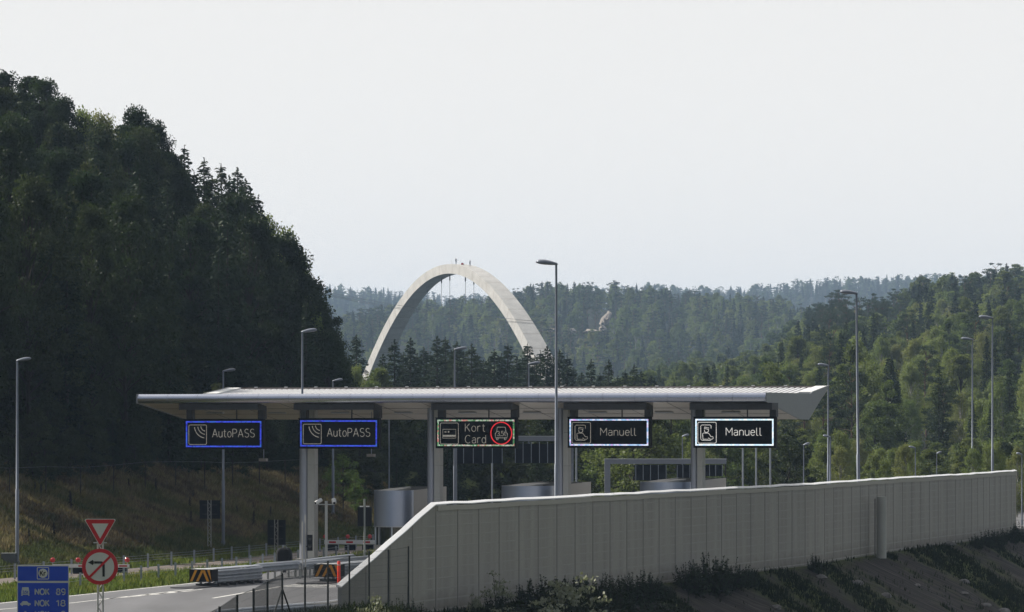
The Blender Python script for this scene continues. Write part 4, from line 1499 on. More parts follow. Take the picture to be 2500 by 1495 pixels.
# cameras on a pole
Y = 200.0
X = X_at(796.5, Y)
cp = thing("camera_pole", "white pole with two white camera housings beside the broad column", "camera pole", (X, Y, .05))
zt_ = Z_at(1226, Y)
m = MB(); m.box((0, 0, zt_ / 2), (.13, .13, zt_), mastm); m.build("pole", cp)
m = MB(); m.box((-.02, 0, zt_ - .17), (.75, .05, .05), mastm); m.build("crossbar", cp)
for sx_, tilt, ln, wd in ((-1, 32, .38, .10), (1, 95, .30, .11)):
    m = MB()
    M = Matrix.Rotation(R(-tilt), 3, 'Y')
    if sx_ < 0:
        a = Vector((-.52, -.12, zt_ - .10)); b = Vector((-.24, .1, zt_ + .06))
    else:
        a = Vector((.40, -.16, zt_ - .10)); b = Vector((.36, .1, zt_ + .08))
    m.tube([a, a + (b - a) * .1, b - (b - a) * .1, b], [wd * .8, wd, wd, wd * .85], white, 12)
    hs = m.build("camera_housing", cp)
    m = MB(); m.tube([a - (b - a) * .03, a + (b - a) * .02], wd * .6, black, 10); m.build("lens", hs)
    m = MB(); m.tube([(sx_ * .36, 0, zt_ - .16), (a + b) / 2], .02, steel, 6); m.build("bracket", cp)

# traffic signals
def tcyl(m, x, z, r, mt, y=-.18, d=.14):
    m.tube([(x, y, z), (x, y + d, z)], r, mt, 14)
Y = 196.0
X = X_at(890, Y)
sg_ = thing("traffic_signal", "black double traffic signal on a pole near the leftmost booth", "traffic signal", (X, Y, .05))
zt_ = Z_at(1221, Y)
m = MB(); m.tube([(0.0, 0, 0), (0, 0, zt_)], .05, mat("post_pale_green", (.25, .27, .25), .5), 10); m.build("pole", sg_)
zb_, zt2 = Z_at(1288, Y), Z_at(1241, Y)
for sgn in (-1, 1):
    m = MB()
    m.box((sgn * .17, .10, (zb_ + zt2) / 2), (.29, .2, zt2 - zb_), black, Matrix.Rotation(R(sgn * 20), 3, 'Z'))
    hd = m.build("signal_head", sg_)
    m = MB()
    for k in range(3):
        z = zt2 - .15 - k * .29
        m.tube([(sgn * .17, .2, z + .03), (sgn * .24, .42, z + .02)], .12, black, 12)
    m.build("visors", hd)
    m = MB(); m.box((sgn * .15, .05, zt2 + .03), (.16, .12, .05), white); m.build("top_clamp", sg_)
Y = 186.5
X = X_at(756.5, Y)
s2 = thing("small_traffic_signal", "small black two-light signal in front of the leftmost column", "traffic signal", (X, Y, .19))
zb_, zt2 = Z_at(1345, Y) - .19, Z_at(1306, Y) - .19
m = MB(); m.tube([(-.2, 0, 0), (-.2, 0, zt2 + .9)], .035, mastm, 8); m.tube([(-.33, .02, 0), (-.33, .02, zt2 + .6)], .03, mastm, 8); m.build("pole", s2)
m = MB(); m.box((0, 0, (zb_ + zt2) / 2), (.24, .2, zt2 - zb_), black); hd = m.build("signal_head", s2)
m = MB()
for k in range(2):
    z = zt2 - .17 - k * .34
    m.tube([(0, -.105, z), (0, -.11, z)], .085, mat("lens_grey", (.06, .065, .07), .15, spec=.9), 14)
    m.tube([(0, -.10, z + .055), (0, -.24, z + .05)], .07, black, 12, flat=.4)
m.build("lens", hd)
m = MB(); m.box((-.12, 0, zb_ + .2), (.18, .04, .04), black); m.build("bracket", s2)

# boom barriers
def boom(pxa, pxb, pyt, pyb, Y, lamps, panels, label):
    Xa, Xb = X_at(pxa, Y), X_at(pxb, Y)
    b = thing("boom_barrier", label, "boom barrier", (Xa, Y, 0.045), 0, "closed boom barriers on the side road")
    za, zc2 = Z_at(pyt, Y), Z_at(pyb, Y)
    L = Xb - Xa
    m = MB(); m.box((L / 2, 0, (za + zc2) / 2), (L, .08, za - zc2), white); arm = m.build("arm", b)
    m = MB()
    x = .25
    while x < L - .3:
        m.box((x + .2, -.043, (za + zc2) / 2), (.38, .006, (za - zc2) * .45), red)
        x += .95
    m.build("red_dashes", arm)
    for (p0, p1, q0, q1) in panels:
        x0, x1 = X_at(p0, Y) - Xa, X_at(p1, Y) - Xa
        m = MB(); m.box(((x0 + x1) / 2, .06, (Z_at(q0, Y) + Z_at(q1, Y)) / 2), (x1 - x0, .03, Z_at(q0, Y) - Z_at(q1, Y)), signback); m.build("skirt_panel", b)
    for p in lamps:
        x = X_at(p, Y) - Xa
        lp = MB(); lp.tube([(x, 0, za), (x, 0, za + .10)], .02, steel, 6); q = lp.build("lamp_stem", b)
        lp = MB()
        lp.tube([(x, -.07, za + .20), (x, -.05, za + .20), (x, .05, za + .20), (x, .08, za + .20)], [.07, .115, .115, .06], redlamp, 14); lp.build("warning_lamp", b)
    m = MB(); m.box((L - .1, 0, zc2 / 2 - .03), (.06, .06, zc2 - .03), steel); m.build("support", b)
    return b
boom(128, 316, 1380.5, 1388.5, 191, (129, 191, 311), [(178, 202, 1389, 1404), (286, 309, 1389, 1402)], "closed red and white boom barrier behind the no-left-turn sign")
boom(792, 917, 1321, 1331, 228, (794, 849, 903), [(800, 825, 1332, 1348), (841, 868, 1332, 1346), (884, 912, 1332, 1345)], "closed red and white boom barrier left of the leftmost booth")
Y = 192.0
cb = thing("control_cabinet", "grey control cabinet at the left edge behind the blue sign", "cabinet", (X_at(22, Y), Y, .1))
m = MB(); m.box((0, 0, .45), (36 * Y / F, .5, .9), mat("cabinet_grey", (.10, .105, .11), .6)); m.build("body", cb)
m = MB(); m.box((0, 0, .92), (38 * Y / F, .55, .04), mat("cabinet_lid", (.18, .19, .18), .6)); m.build("lid", cb)
m = MB(); m.box((-.30, -.26, .5), (.03, .02, .12), steel); m.build("handle", cb)

# cable fence posts along the verge
def cablefence(pts, n, label, h=.75, group=None):
    P = [Vector(p) for p in pts]
    cs = [0]
    for i in range(len(P) - 1):
        cs.append(cs[-1] + (P[i + 1] - P[i]).length)
    o_ = P[0]
    f = thing("cable_barrier", label, "cable barrier", (o_.x, o_.y, 0), 0, group)
    pts3 = []
    for k in range(n):
        s = cs[-1] * k / (n - 1)
        x = float(np.interp(s, cs, [p.x for p in P])); y = float(np.interp(s, cs, [p.y for p in P]))
        zg = float(H(x, y))
        m = MB(); m.box((x - o_.x, y - o_.y, zg + h / 2), (.09, .07, h), steel); m.build("post", f)
        pts3.append((x - o_.x, y - o_.y, zg + h))
    m = MB()
    for dz in (.08, .2, .33):
        m.tube([(a, b - .05, c - dz) for a, b, c in pts3], .006, steel, 5)
    m.build("cables", f)
cablefence([(-19.2, 170), (-17.1, 181), (-14.6, 190), (-12.6, 198), (-10.9, 206), (-8.6, 215)], 22, "cable barrier with short grey posts between the road and the grassy verge")
cablefence([(-24.5, 180), (-19.5, 195), (-15.8, 207), (-12.2, 222), (-8.0, 236)], 20, "cable barrier with short posts at the foot of the brown bank")

# deer fence at the forest edge: thin posts with a few wires
def edge_pts():
    out = []
    for Yv in np.arange(196, 262, 5.0):
        out.append((-23 - 8.6 + 0.26 * (Yv - 189), Yv))
    return out
EP = edge_pts()
df = thing("forest_edge_fence", "faint wire fence along the dark forest edge at the top of the bank", "wire fence", (EP[0][0], EP[0][1], 0))
pts3 = []
for x, y in EP:
    zg = float(H(x, y))
    m = MB(); m.tube([(x - EP[0][0], y - EP[0][1], zg - .1), (x - EP[0][0], y - EP[0][1], zg + 1.75)], .035, bark, 6); m.build("post", df)
    pts3.append((x - EP[0][0], y - EP[0][1], zg))
m = MB()
for dz in (1.7,):
    m.tube([(a, b, c + dz) for a, b, c in pts3], .0035, steel, 4)
m.build("wires", df)

# ------------------------------------------------------------------ the arch
archm = mat("arch_concrete", (0.46, 0.445, 0.42), 0.85, 0, 0.14, 0.35, stretch=(1, 1, 1))
AC = Vector((-19.4, 1200.0))
AX = Vector((0.34, -0.94)).normalized()
WXv = Vector((0.94, 0.34)).normalized()
ar = thing("bridge_arch", "huge pale concrete bridge arch rising behind the spruce row", "bridge arch", (AC.x, AC.y, 0))
def arch_ring(q):
    zc = 54.3 - 0.00497 * q * q
    slope = -2 * 0.00497 * q
    nn = Vector((-slope, 1)).normalized()        # in (q, z)
    th = 2.75 + 0.00022 * q * q
    wd = 4.1 + 0.00022 * q * q
    out = []
    for (off, wq) in ((0, 0), (0, 1), (-th, 1), (-th, 0)):
        qq, z = q + nn.x * off, zc + nn.y * off
        p = AX * qq + WXv * (wq * wd)
        out.append((p.x, p.y, z))
    return out
qs = np.linspace(-106, 106, 90)
vs, fs = [], []
for i, q in enumerate(qs):
    vs += arch_ring(q)
    if i:
        b = 4 * i
        for j in range(4):
            fs.append((b - 4 + j, b - 4 + (j + 1) % 4, b + (j + 1) % 4, b + j))
m = MB(); m.add(vs, fs, archm); m.build("arch_rib", ar)
m = MB()      # pour joints, a hair proud of the faces
jm = mat("joint_stain", (0.34, 0.31, 0.27), 0.9, 0, 0.2)
for q in np.arange(-84, 84, 6.0):
    a, b = arch_ring(q), arch_ring(q + .22)
    vv = []
    for rg in (a, b):
        c = Vector((sum(p[0] for p in rg) / 4, sum(p[1] for p in rg) / 4, sum(p[2] for p in rg) / 4))
        vv += [tuple(c + (Vector(p) - c) * 1.006) for p in rg]
    m.add(vv, [(0, 1, 5, 4), (1, 2, 6, 5), (2, 3, 7, 6), (3, 0, 4, 7)], jm)
m.build("pour_joints", ar)
# hanger cables with sockets
for px, pye in ((1040, 752), (1076.5, 748), (1097.5, 768), (1136.5, 762), (1157.5, 758), (1195, 760)):
    best = min(np.linspace(-80, 80, 640), key=lambda q: abs(PX(AC.x + AX.x * q + WXv.x * 2, AC.y + AX.y * q + WXv.y * 2) - px))
    q = float(best)
    rg = arch_ring(q)
    p = Vector(rg[3]).lerp(Vector(rg[2]), .5)
    zlow = Z_at(pye, AC.y + p.y)
    if zlow > p.z - 1:
        continue
    m = MB()
    m.tube([p, (p.x, p.y, zlow)], .07, mat("cable_grey", (.12, .12, .13), .6), 6)
    cbl = m.build("hanger_cable", ar)
    m = MB(); m.tube([(p.x, p.y, p.z - .2), (p.x, p.y, p.z - 1.5)], [.12, .22], dark, 8)
    m.tube([(p.x, p.y, p.z - 1.5), (p.x, p.y, p.z - 2.0)], [.22, .08], dark, 8); m.build("socket", cbl)

# two people on the crown of the arch
def person(name_label, q, wq, shirt, arm_up=False, face=1):
    rg = arch_ring(q)
    base = Vector(rg[0]).lerp(Vector(rg[1]), wq) + Vector((AC.x, AC.y, -0.02))
    me = bpy.data.meshes.new("person")
    J = {'pel': (0, 0, .95, .15), 'wa': (0, 0, 1.12, .135), 'ch': (0, .01, 1.36, .165), 'nk': (0, 0, 1.52, .06), 'hd': (0, -.02, 1.66, .105), 'ht': (0, 0, 1.76, .07),
         'lh': (-.11, 0, .88, .10), 'lk': (-.13, -.05, .48, .065), 'la': (-.14, .02, .09, .045), 'lt': (-.15, -.15, .03, .04),
         'rh': (.11, 0, .88, .10), 'rk': (.16, -.10, .48, .065), 'ra': (.20, 0, .09, .045), 'rt': (.22, -.17, .03, .04),
         'ls': (-.19, 0, 1.43, .065), 'le': (-.30, -.02, 1.14, .045), 'lw': (-.26, -.15, .92, .033), 'lf': (-.25, -.19, .84, .03),
         'rs': (.19, 0, 1.43, .065)}
    J['re'] = (.34, -.05, 1.18, .045)
    J['rw'] = (.40, -.25, 1.30, .033) if arm_up else (.30, -.20, .96, .033)
    J['rf'] = (.41, -.33, 1.36, .03) if arm_up else (.29, -.25, .88, .03)
    ks = list(J)
    E = [('pel', 'wa'), ('wa', 'ch'), ('ch', 'nk'), ('nk', 'hd'), ('hd', 'ht'), ('pel', 'lh'), ('lh', 'lk'), ('lk', 'la'), ('la', 'lt'), ('pel', 'rh'), ('rh', 'rk'), ('rk', 'ra'), ('ra', 'rt'),
         ('ch', 'ls'), ('ls', 'le'), ('le', 'lw'), ('lw', 'lf'), ('ch', 'rs'), ('rs', 're'), ('re', 'rw'), ('rw', 'rf')]
    me.from_pydata([J[k][:3] for k in ks], [(ks.index(a), ks.index(b)) for a, b in E], [])
    o = linkobj("person", me)
    md = o.modifiers.new("skin", 'SKIN')
    for i, k in enumerate(ks):
        sv_ = me.skin_vertices[0].data[i]
        sv_.radius = (J[k][3], J[k][3] * .85)
        sv_.use_root = (k == 'pel')
    md.use_smooth_shade = True
    o.modifiers.new("sub", 'SUBSURF').levels = 2
    o.modifiers["sub"].render_levels = 2
    pm = bpy.data.materials.new("person_skin_and_clothes")
    pm.use_nodes = True
    t = pm.node_tree
    bb = t.nodes["Principled BSDF"]; bb.inputs["Roughness"].default_value = .85
    tcn = nd(t, "ShaderNodeTexCoord"); sp2 = nd(t, "ShaderNodeSeparateXYZ"); t.links.new(tcn.outputs["Object"], sp2.inputs[0])
    rp = nd(t, "ShaderNodeValToRGB"); rp.color_ramp.interpolation = 'CONSTANT'
    dv = nd(t, "ShaderNodeMath", operation='DIVIDE'); dv.inputs[1].default_value = 1.85
    t.links.new(sp2.outputs[2], dv.inputs[0]); t.links.new(dv.outputs[0], rp.inputs[0])
    e = rp.color_ramp.elements
    e[0].color = (.02, .018, .016, 1); e[1].position = .08 / 1.85; e[1].color = (.025, .03, .05, 1)
    x = e.new(.98 / 1.85); x.color = shirt + (1,)
    x = e.new(1.50 / 1.85); x.color = (.45, .28, .20, 1)
    x = e.new(1.74 / 1.85); x.color = (.03, .02, .015, 1)
    t.links.new(rp.outputs[0], bb.inputs[0])
    me.materials.append(pm)
    o.location = base
    o.rotation_euler = (0, 0, R(35 * face))
    tag(o, name_label, "person")
    hm = MB()      # hair
    hm.lathe([(.115, -.02), (.118, .04), (.10, .09), (.05, .125), (.004, .135)], mat("dark_hair", (.02, .015, .012), .8), 12, (0, .01, 1.665))
    hm.build("hair", o)
    return o
person("left one of two people on the arch crown, in dark clothes with arms down", 5.0, .35, (.05, .05, .06))
person("right one of two people on the arch crown, one forearm raised", 15.0, .55, (.08, .09, .12), True, -1)
rg = arch_ring(10.0)
base = Vector(rg[0]).lerp(Vector(rg[1]), .4) + Vector((AC.x, AC.y, 0))
m = MB(); m.box((0, 0, .28), (.7, .4, .5), mat("toolbox_red", (.45, .03, .02), .5)); m.box((0, 0, .57), (.3, .05, .06), dark); m.box((0.4, 0, .12), (.2, .5, .2), dark)
tag(m.build("tool_box", None, base), "small red box lying on the arch crown between the two people", "box")
rg = arch_ring(0.5); base = Vector(rg[0]).lerp(Vector(rg[1]), .4) + Vector((AC.x, AC.y, 0))
m = MB(); m.tube([(0, 0, -.05), (0, 0, 1.2)], .06, white, 6); m.tube([(0, 0, .9), (.5, .1, .0)], .03, white, 6)
tag(m.build("survey_post", None, base), "short pale stake at the very top of the arch, left of the people", "stake")

# power line in front of the arch
for k, (ya, yb) in enumerate(((688, 756), (693, 762), (697, 764))):
    pts = []
    for i in range(13):
        t = i / 12
        px = 700 + (1330 - 700) * t
        py = ya + (yb - ya + 30) * t ** .85 + 10 * math.sin(math.pi * t)
        Yv = 900 + 200 * t
        pts.append((X_at(px, Yv), Yv, Z_at(py, Yv)))
    m = MB(); m.tube(pts, .045, mat("wire_grey", (.10, .11, .12), .6), 5)
    tag(m.build("power_cable", None), ["uppermost of three thin power cables crossing before the arch", "middle one of three thin power cables crossing before the arch", "lowest of three thin power cables crossing before the arch"][k], "power cable", "power cables before the arch")

# ------------------------------------------------------------------ vegetation
def tubes_np(chains, n=5):
    """chains: list of (points Nx3, radii N) -> verts, quads"""
    V, Q = [], []
    b = 0
    for P, Rr in chains:
        P = np.asarray(P, float); Rr = np.asarray(Rr, float)
        d = np.gradient(P, axis=0)
        d /= np.linalg.norm(d, axis=1, keepdims=True) + 1e-9
        a = np.where(np.abs(d[:, 2:3]) < .9, [[0, 0, 1.]], [[1., 0, 0]])
        x = np.cross(d, a); x /= np.linalg.norm(x, axis=1, keepdims=True) + 1e-9
        y = np.cross(d, x)
        t = np.linspace(0, 2 * math.pi, n, endpoint=False)
        ring = P[:, None, :] + (x[:, None, :] * np.cos(t)[None, :, None] + y[:, None, :] * np.sin(t)[None, :, None]) * Rr[:, None, None]
        V.append(ring.reshape(-1, 3))
        for i in range(len(P) - 1):
            k = np.arange(n)
            Q.append(np.stack([b + i * n + k, b + i * n + (k + 1) % n, b + (i + 1) * n + (k + 1) % n, b + (i + 1) * n + k], -1))
        b += len(P) * n
    return np.concatenate(V), np.concatenate(Q)

def leaves_np(C, D, L, W, r, lift=0.0):
    """leaf-shaped quads: centres C, long direction D, length L, width W"""
    n = len(C)
    rn = r.normal(size=(n, 3))
    s = np.cross(D, rn); s /= np.linalg.norm(s, axis=1, keepdims=True) + 1e-9
    L = np.asarray(L).reshape(-1, 1) * np.ones((n, 1)); W = np.asarray(W).reshape(-1, 1) * np.ones((n, 1))
    v = np.stack([C - D * L / 2, C + s * W / 2, C + D * L / 2, C - s * W / 2], 1).reshape(-1, 3)
    q = np.arange(4 * n).reshape(n, 4)
    return v, q

def unit(v):
    return v / (np.linalg.norm(v, axis=1, keepdims=True) + 1e-9)

PROTO = bpy.data.collections.new("tree_sources")      # never linked to the scene
def broad(seed, Hh=15.0, Rr=3.6, base=.22, ncl=75, per=170, leaf=.26, droop=0.0, narrow=1.0):
    r = np.random.default_rng(seed)
    ch = []
    bend = r.normal(0, .25, 2)
    zz = np.linspace(0, Hh * .9, 9)
    TX = np.stack([bend[0] * np.sin(zz / Hh * 3), bend[1] * np.sin(zz / Hh * 2.4 + .5) - bend[1] * math.sin(.5), zz], -1)
    ch.append((TX, np.linspace(Hh * .013, .02, 9)))
    cl = []
    for k in range(ncl):
        f = base + (1 - base) * r.beta(1.25, 1.15)
        env = math.sin(math.pi * min(1, max(0, ((f - base) / (1 - base)) * .88 + .10)) ** .85) ** .8 * Rr * narrow
        a = r.uniform(0, 2 * math.pi)
        rad = env * math.sqrt(r.uniform(.12, 1.0)) * r.uniform(.8, 1.18)
        c = np.array([math.cos(a) * rad, math.sin(a) * rad, f * Hh * r.uniform(.97, 1.0)])
        size = r.uniform(.55, 1.15) * Rr * .25
        cl.append((c, size))
        if k % 2 == 0:
            f0 = max(.1, f * r.uniform(.6, .85))
            p0 = np.array([np.interp(f0 * Hh, TX[:, 2], TX[:, 0]), np.interp(f0 * Hh, TX[:, 2], TX[:, 1]), f0 * Hh])
            mid = (p0 + c) / 2 + r.normal(0, .2, 3) + [0, 0, .2]
            ch.append((np.array([p0, mid, c]), np.array([.055, .035, .012]) * Hh / 15))
    V, Q = tubes_np(ch)
    C, D = [], []
    for c, size in cl:
        n = int(per * r.uniform(.6, 1.3))
        o_ = r.normal(size=(n, 3))
        o_ = unit(o_) * (r.uniform(0, 1, (n, 1)) ** .45) * size * np.array([1.15, 1.15, .75])
        if droop:
            o_[:, 2] -= np.abs(r.normal(0, droop, n)) * size
        p = c + o_
        C.append(p)
        d = unit(o_ + r.normal(0, size * .6, (n, 3)) + np.array([0, 0, -droop * size]))
        D.append(d)
    C = np.concatenate(C); D = np.concatenate(D)
    sz = leaf * r.uniform(.6, 1.3, len(C))
    lv, lq = leaves_np(C, D, sz, sz * .62, r)
    return (V, Q), (lv, lq), Hh
def spruce(seed, Hh=16.0, Rr=2.6, whorls=46, leaf=.36, dens=.75):
    r = np.random.default_rng(seed)
    ch = [(np.array([[0, 0, 0], [0.03, 0, Hh * .5], [0, 0, Hh]]), np.array([Hh * .012, Hh * .007, .015]))]
    C, D, S = [], [], []
    for k in range(whorls):
        f = .05 + .93 * (k + r.uniform(-.25, .25)) / whorls
        f = min(max(f, .04), .985)
        Lb = Rr * (1 - f) ** .82 * r.uniform(.78, 1.12) + .12
        nb = int(8 + 2 * (1 - f))
        for j in range(nb):
            f = min(.985, max(.035, .05 + .93 * (k + r.uniform(-1.0, 1.0)) / whorls))
            a = (j + r.uniform(-.4, .4)) / nb * 2 * math.pi + k * 1.3
            lb = Lb * r.uniform(.65, 1.15)
            dr = np.array([math.cos(a), math.sin(a), 0])
            up = .30 * f - .28
            n = max(8, int(34 * dens * lb / 1.6))
            t = r.uniform(.08, 1, n) ** .8
            P = np.stack([dr[0] * t * lb, dr[1] * t * lb, f * Hh + up * lb * t - .10 * lb * t * t + .16 * lb * np.maximum(t - .75, 0)], -1)
            side = np.array([-dr[1], dr[0], 0])
            wdt = .34 * lb * (1.05 - t) + .10
            P += side * (r.uniform(-1, 1, n) * wdt)[:, None] + np.stack([np.zeros(n), np.zeros(n), -np.abs(r.normal(0, .20, n)) * (lb ** .5)], -1)
            d = unit(dr + side * r.normal(0, .7, n)[:, None] + np.array([0, 0, -.35]) + r.normal(0, .25, (n, 3)))
            C.append(P); D.append(d); S.append(leaf * r.uniform(.6, 1.2, n) * (.7 + .3 * (1 - f)))
            if k % 4 == 0 and j % 4 == 0:
                ch.append((np.array([[0, 0, f * Hh], [dr[0] * lb * .9, dr[1] * lb * .9, f * Hh + up * lb * .8]]), np.array([.018, .006])))
    V, Q = tubes_np(ch, 5)
    C = np.concatenate(C); D = np.concatenate(D); S = np.concatenate(S)
    # the leading shoot
    n = 14
    C = np.concatenate([C, np.stack([r.normal(0, .03, n), r.normal(0, .03, n), Hh * (1 - .05 * r.uniform(0, 1, n))], -1)])
    D = np.concatenate([D, unit(np.stack([r.normal(0, .5, n), r.normal(0, .5, n), np.ones(n) * .7], -1))])
    S = np.concatenate([S, np.full(n, leaf * .6)])
    lv, lq = leaves_np(C, D, S, S * .5, r)
    return (V, Q), (lv, lq), Hh
def pine(seed, Hh=15.0, Rr=3.0, ncl=34, per=190, leaf=.26):
    r = np.random.default_rng(seed)
    b = r.normal(0, .35, 2)
    zz = np.linspace(0, Hh * .95, 8)
    TX = np.stack([b[0] * np.sin(zz / Hh * 3), b[1] * np.sin(zz / Hh * 3), zz], -1)
    ch = [(TX, np.linspace(Hh * .014, .03, 8))]
    C, D = [], []
    for k in range(ncl):
        f = r.uniform(.45, .99)
        env = Rr * (1.15 - f) ** .45 * r.uniform(.35, 1.0)
        a = r.uniform(0, 2 * math.pi)
        c = np.array([math.cos(a) * env, math.sin(a) * env, f * Hh])
        size = r.uniform(.5, 1.0) * Rr * .30
        p0 = np.array([np.interp(f * Hh * .92, TX[:, 2], TX[:, 0]), np.interp(f * Hh * .92, TX[:, 2], TX[:, 1]), f * Hh * .92])
        ch.append((np.array([p0, (p0 + c) / 2 + [0, 0, -.1], c]), np.array([.06, .04, .015])))
        n = int(per * r.uniform(.6, 1.3))
        o_ = unit(r.normal(size=(n, 3))) * (r.uniform(0, 1, (n, 1)) ** .5) * size * np.array([1.3, 1.3, .55])
        C.append(c + o_); D.append(unit(o_ + r.normal(0, .3, (n, 3)) + [0, 0, .25]))
    V, Q = tubes_np(ch, 6)
    C = np.concatenate(C); D = np.concatenate(D)
    sz = leaf * r.uniform(.6, 1.2, len(C))
    lv, lq = leaves_np(C, D, sz, sz * .4, r)
    return (V, Q), (lv, lq), Hh

LIB = {}
def reg(kind, data, tm, lm):
    (tv, tq), (lv, lq), Hh = data
    t_me = np_mesh("trunk", tv, tq, [tm], True)
    l_me = np_mesh("crown", lv, lq, [lm])
    LIB.setdefault(kind, []).append((t_me, l_me, Hh))
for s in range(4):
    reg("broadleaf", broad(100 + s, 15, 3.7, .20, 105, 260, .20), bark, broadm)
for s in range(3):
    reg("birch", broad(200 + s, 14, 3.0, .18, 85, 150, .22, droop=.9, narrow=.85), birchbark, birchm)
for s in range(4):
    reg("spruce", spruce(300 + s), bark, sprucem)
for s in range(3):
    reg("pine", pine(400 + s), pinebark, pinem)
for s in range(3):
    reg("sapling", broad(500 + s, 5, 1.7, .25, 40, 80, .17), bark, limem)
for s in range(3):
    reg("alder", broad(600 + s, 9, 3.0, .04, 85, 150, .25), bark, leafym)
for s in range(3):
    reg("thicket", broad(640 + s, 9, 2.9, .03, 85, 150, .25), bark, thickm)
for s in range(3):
    reg("dimbirch", broad(660 + s, 14, 3.0, .18, 85, 170, .2, droop=.9, narrow=.85), bark, thickm)  # birch copy for the shaded hillside, shade put into its darker leaf colour
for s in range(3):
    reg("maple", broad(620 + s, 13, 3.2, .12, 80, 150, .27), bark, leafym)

NAMES = {"thicket": "bushy_tree", "dimbirch": "birch_tree", "maple": "leafy_tree", "broadleaf": "broadleaf_tree", "birch": "birch_tree", "spruce": "spruce_tree", "pine": "pine_tree", "sapling": "young_tree", "alder": "bushy_tree"}
PROTO_OBJ = {}
for kind, lst in LIB.items():
    for i, (tm, lm, Hh) in enumerate(lst):
        pass
rs = random.Random(5)
COUNT = {}
def tree(kind, X, Y, h, label, group=None, cat="tree", wide=None, sink=.15):
    i = rs.randrange(len(LIB[kind]))
    tme, lme, Hh = LIB[kind][i]
    z = float(H(X, Y)) - sink
    t = thing(NAMES[kind], label, cat, (X, Y, z), rs.uniform(0, 6.28), group)
    s = h / Hh
    w_ = wide if wide else s * rs.uniform(.88, 1.15)
    t.scale = (w_, w_, s)
    a = bpy.data.objects.new("trunk", tme); COL.objects.link(a); a.parent = t
    b = bpy.data.objects.new("crown", lme); COL.objects.link(b); b.parent = t
    COUNT[kind] = COUNT.get(kind, 0) + 1
    return t

# --- left hillside forest: trees that make the outline, one by one
SKY_P = [0, 30, 60, 100, 150, 180, 210, 250, 290, 330, 370, 390, 410, 450, 475, 500, 520, 540, 560, 580, 610, 640, 665, 700, 735, 745, 790, 815, 830, 845]
SKY_Y = [175, 200, 180, 195, 240, 280, 255, 262, 300, 268, 292, 345, 368, 355, 420, 385, 440, 400, 420, 410, 460, 505, 520, 540, 580, 690, 735, 790, 850, 900]
skyline = [
 (-30, 165, "broadleaf", 320, "tall leafy tree cut by the left picture edge at the forest crest"),
 (12, 178, "broadleaf", 318, "leafy tree on the forest crest nearest the left picture edge"),
 (62, 182, "broadleaf", 325, "highest bushy crown on the crest at the upper left"),
 (105, 196, "broadleaf", 322, "leafy crest tree with a steep right side where the crest starts to fall"),
 (150, 240, "broadleaf", 318, "leafy crest tree in the first dip of the left skyline"),
 (205, 256, "birch", 326, "airy pale crown on the left skyline between two leafy trees"),
 (250, 264, "birch", 320, "olive birch-like crown on the left skyline before the sharp leafy peak"),
 (290, 300, "broadleaf", 322, "lower leafy tree filling the gap left of the sharp skyline peak"),
 (332, 266, "broadleaf", 312, "sharp leafy peak sticking out of the left skyline"),
 (374, 300, "broadleaf", 318, "leafy shoulder right of the sharp skyline peak"),
 (408, 366, "broadleaf", 316, "leafy tree just left of the first skyline spruce"),
 (450, 355, "spruce", 322, "broad spruce, the first conifer on the falling left skyline"),
 (498, 386, "spruce", 328, "small slim spruce tip, second conifer on the left skyline"),
 (540, 400, "spruce", 320, "thin ragged spruce, third conifer on the left skyline"),
 (580, 410, "spruce", 316, "dark full spruce, the rightmost conifer on the left skyline"),
 (428, 384, "spruce", 326, "spruce half hidden left of the first skyline conifer"),
 (474, 418, "spruce", 318, "lower spruce between the first two skyline conifers"),
 (518, 432, "spruce", 324, "low spruce in the notch between second and third skyline conifers"),
 (560, 428, "spruce", 326, "spruce squeezed between the ragged and the full skyline conifers"),
 (600, 436, "spruce", 312, "spruce at the right flank of the full dark skyline conifer"),
 (630, 478, "spruce", 316, "lowest skyline spruce, left of the pale birches"),
 (612, 462, "spruce", 322, "dark spruce half hidden behind the rightmost skyline spruce"),
 (650, 506, "birch", 318, "pale birch crown touching the rightmost skyline spruce"),
 (702, 542, "birch", 316, "pale drooping birch standing out at the forest's right shoulder"),
 (726, 600, "birch", 314, "smaller pale birch on the outer edge below the drooping one"),
 (752, 692, "broadleaf", 318, "dark round tree below the pale birches at the forest edge"),
 (786, 738, "broadleaf", 322, "dark tree leaning out at the lower forest edge above the distant ridge"),
 (806, 800, "broadleaf", 326, "dark crown near the foot of the forest silhouette"),
 (824, 868, "broadleaf", 330, "lowest dark crown where the forest silhouette meets the canopy"),
]
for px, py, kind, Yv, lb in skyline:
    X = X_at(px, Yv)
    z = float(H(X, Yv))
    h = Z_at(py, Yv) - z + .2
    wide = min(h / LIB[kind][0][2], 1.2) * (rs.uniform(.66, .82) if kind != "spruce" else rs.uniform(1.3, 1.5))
    tree(kind, X, Yv, h, lb, "trees along the left forest skyline", wide=wide)
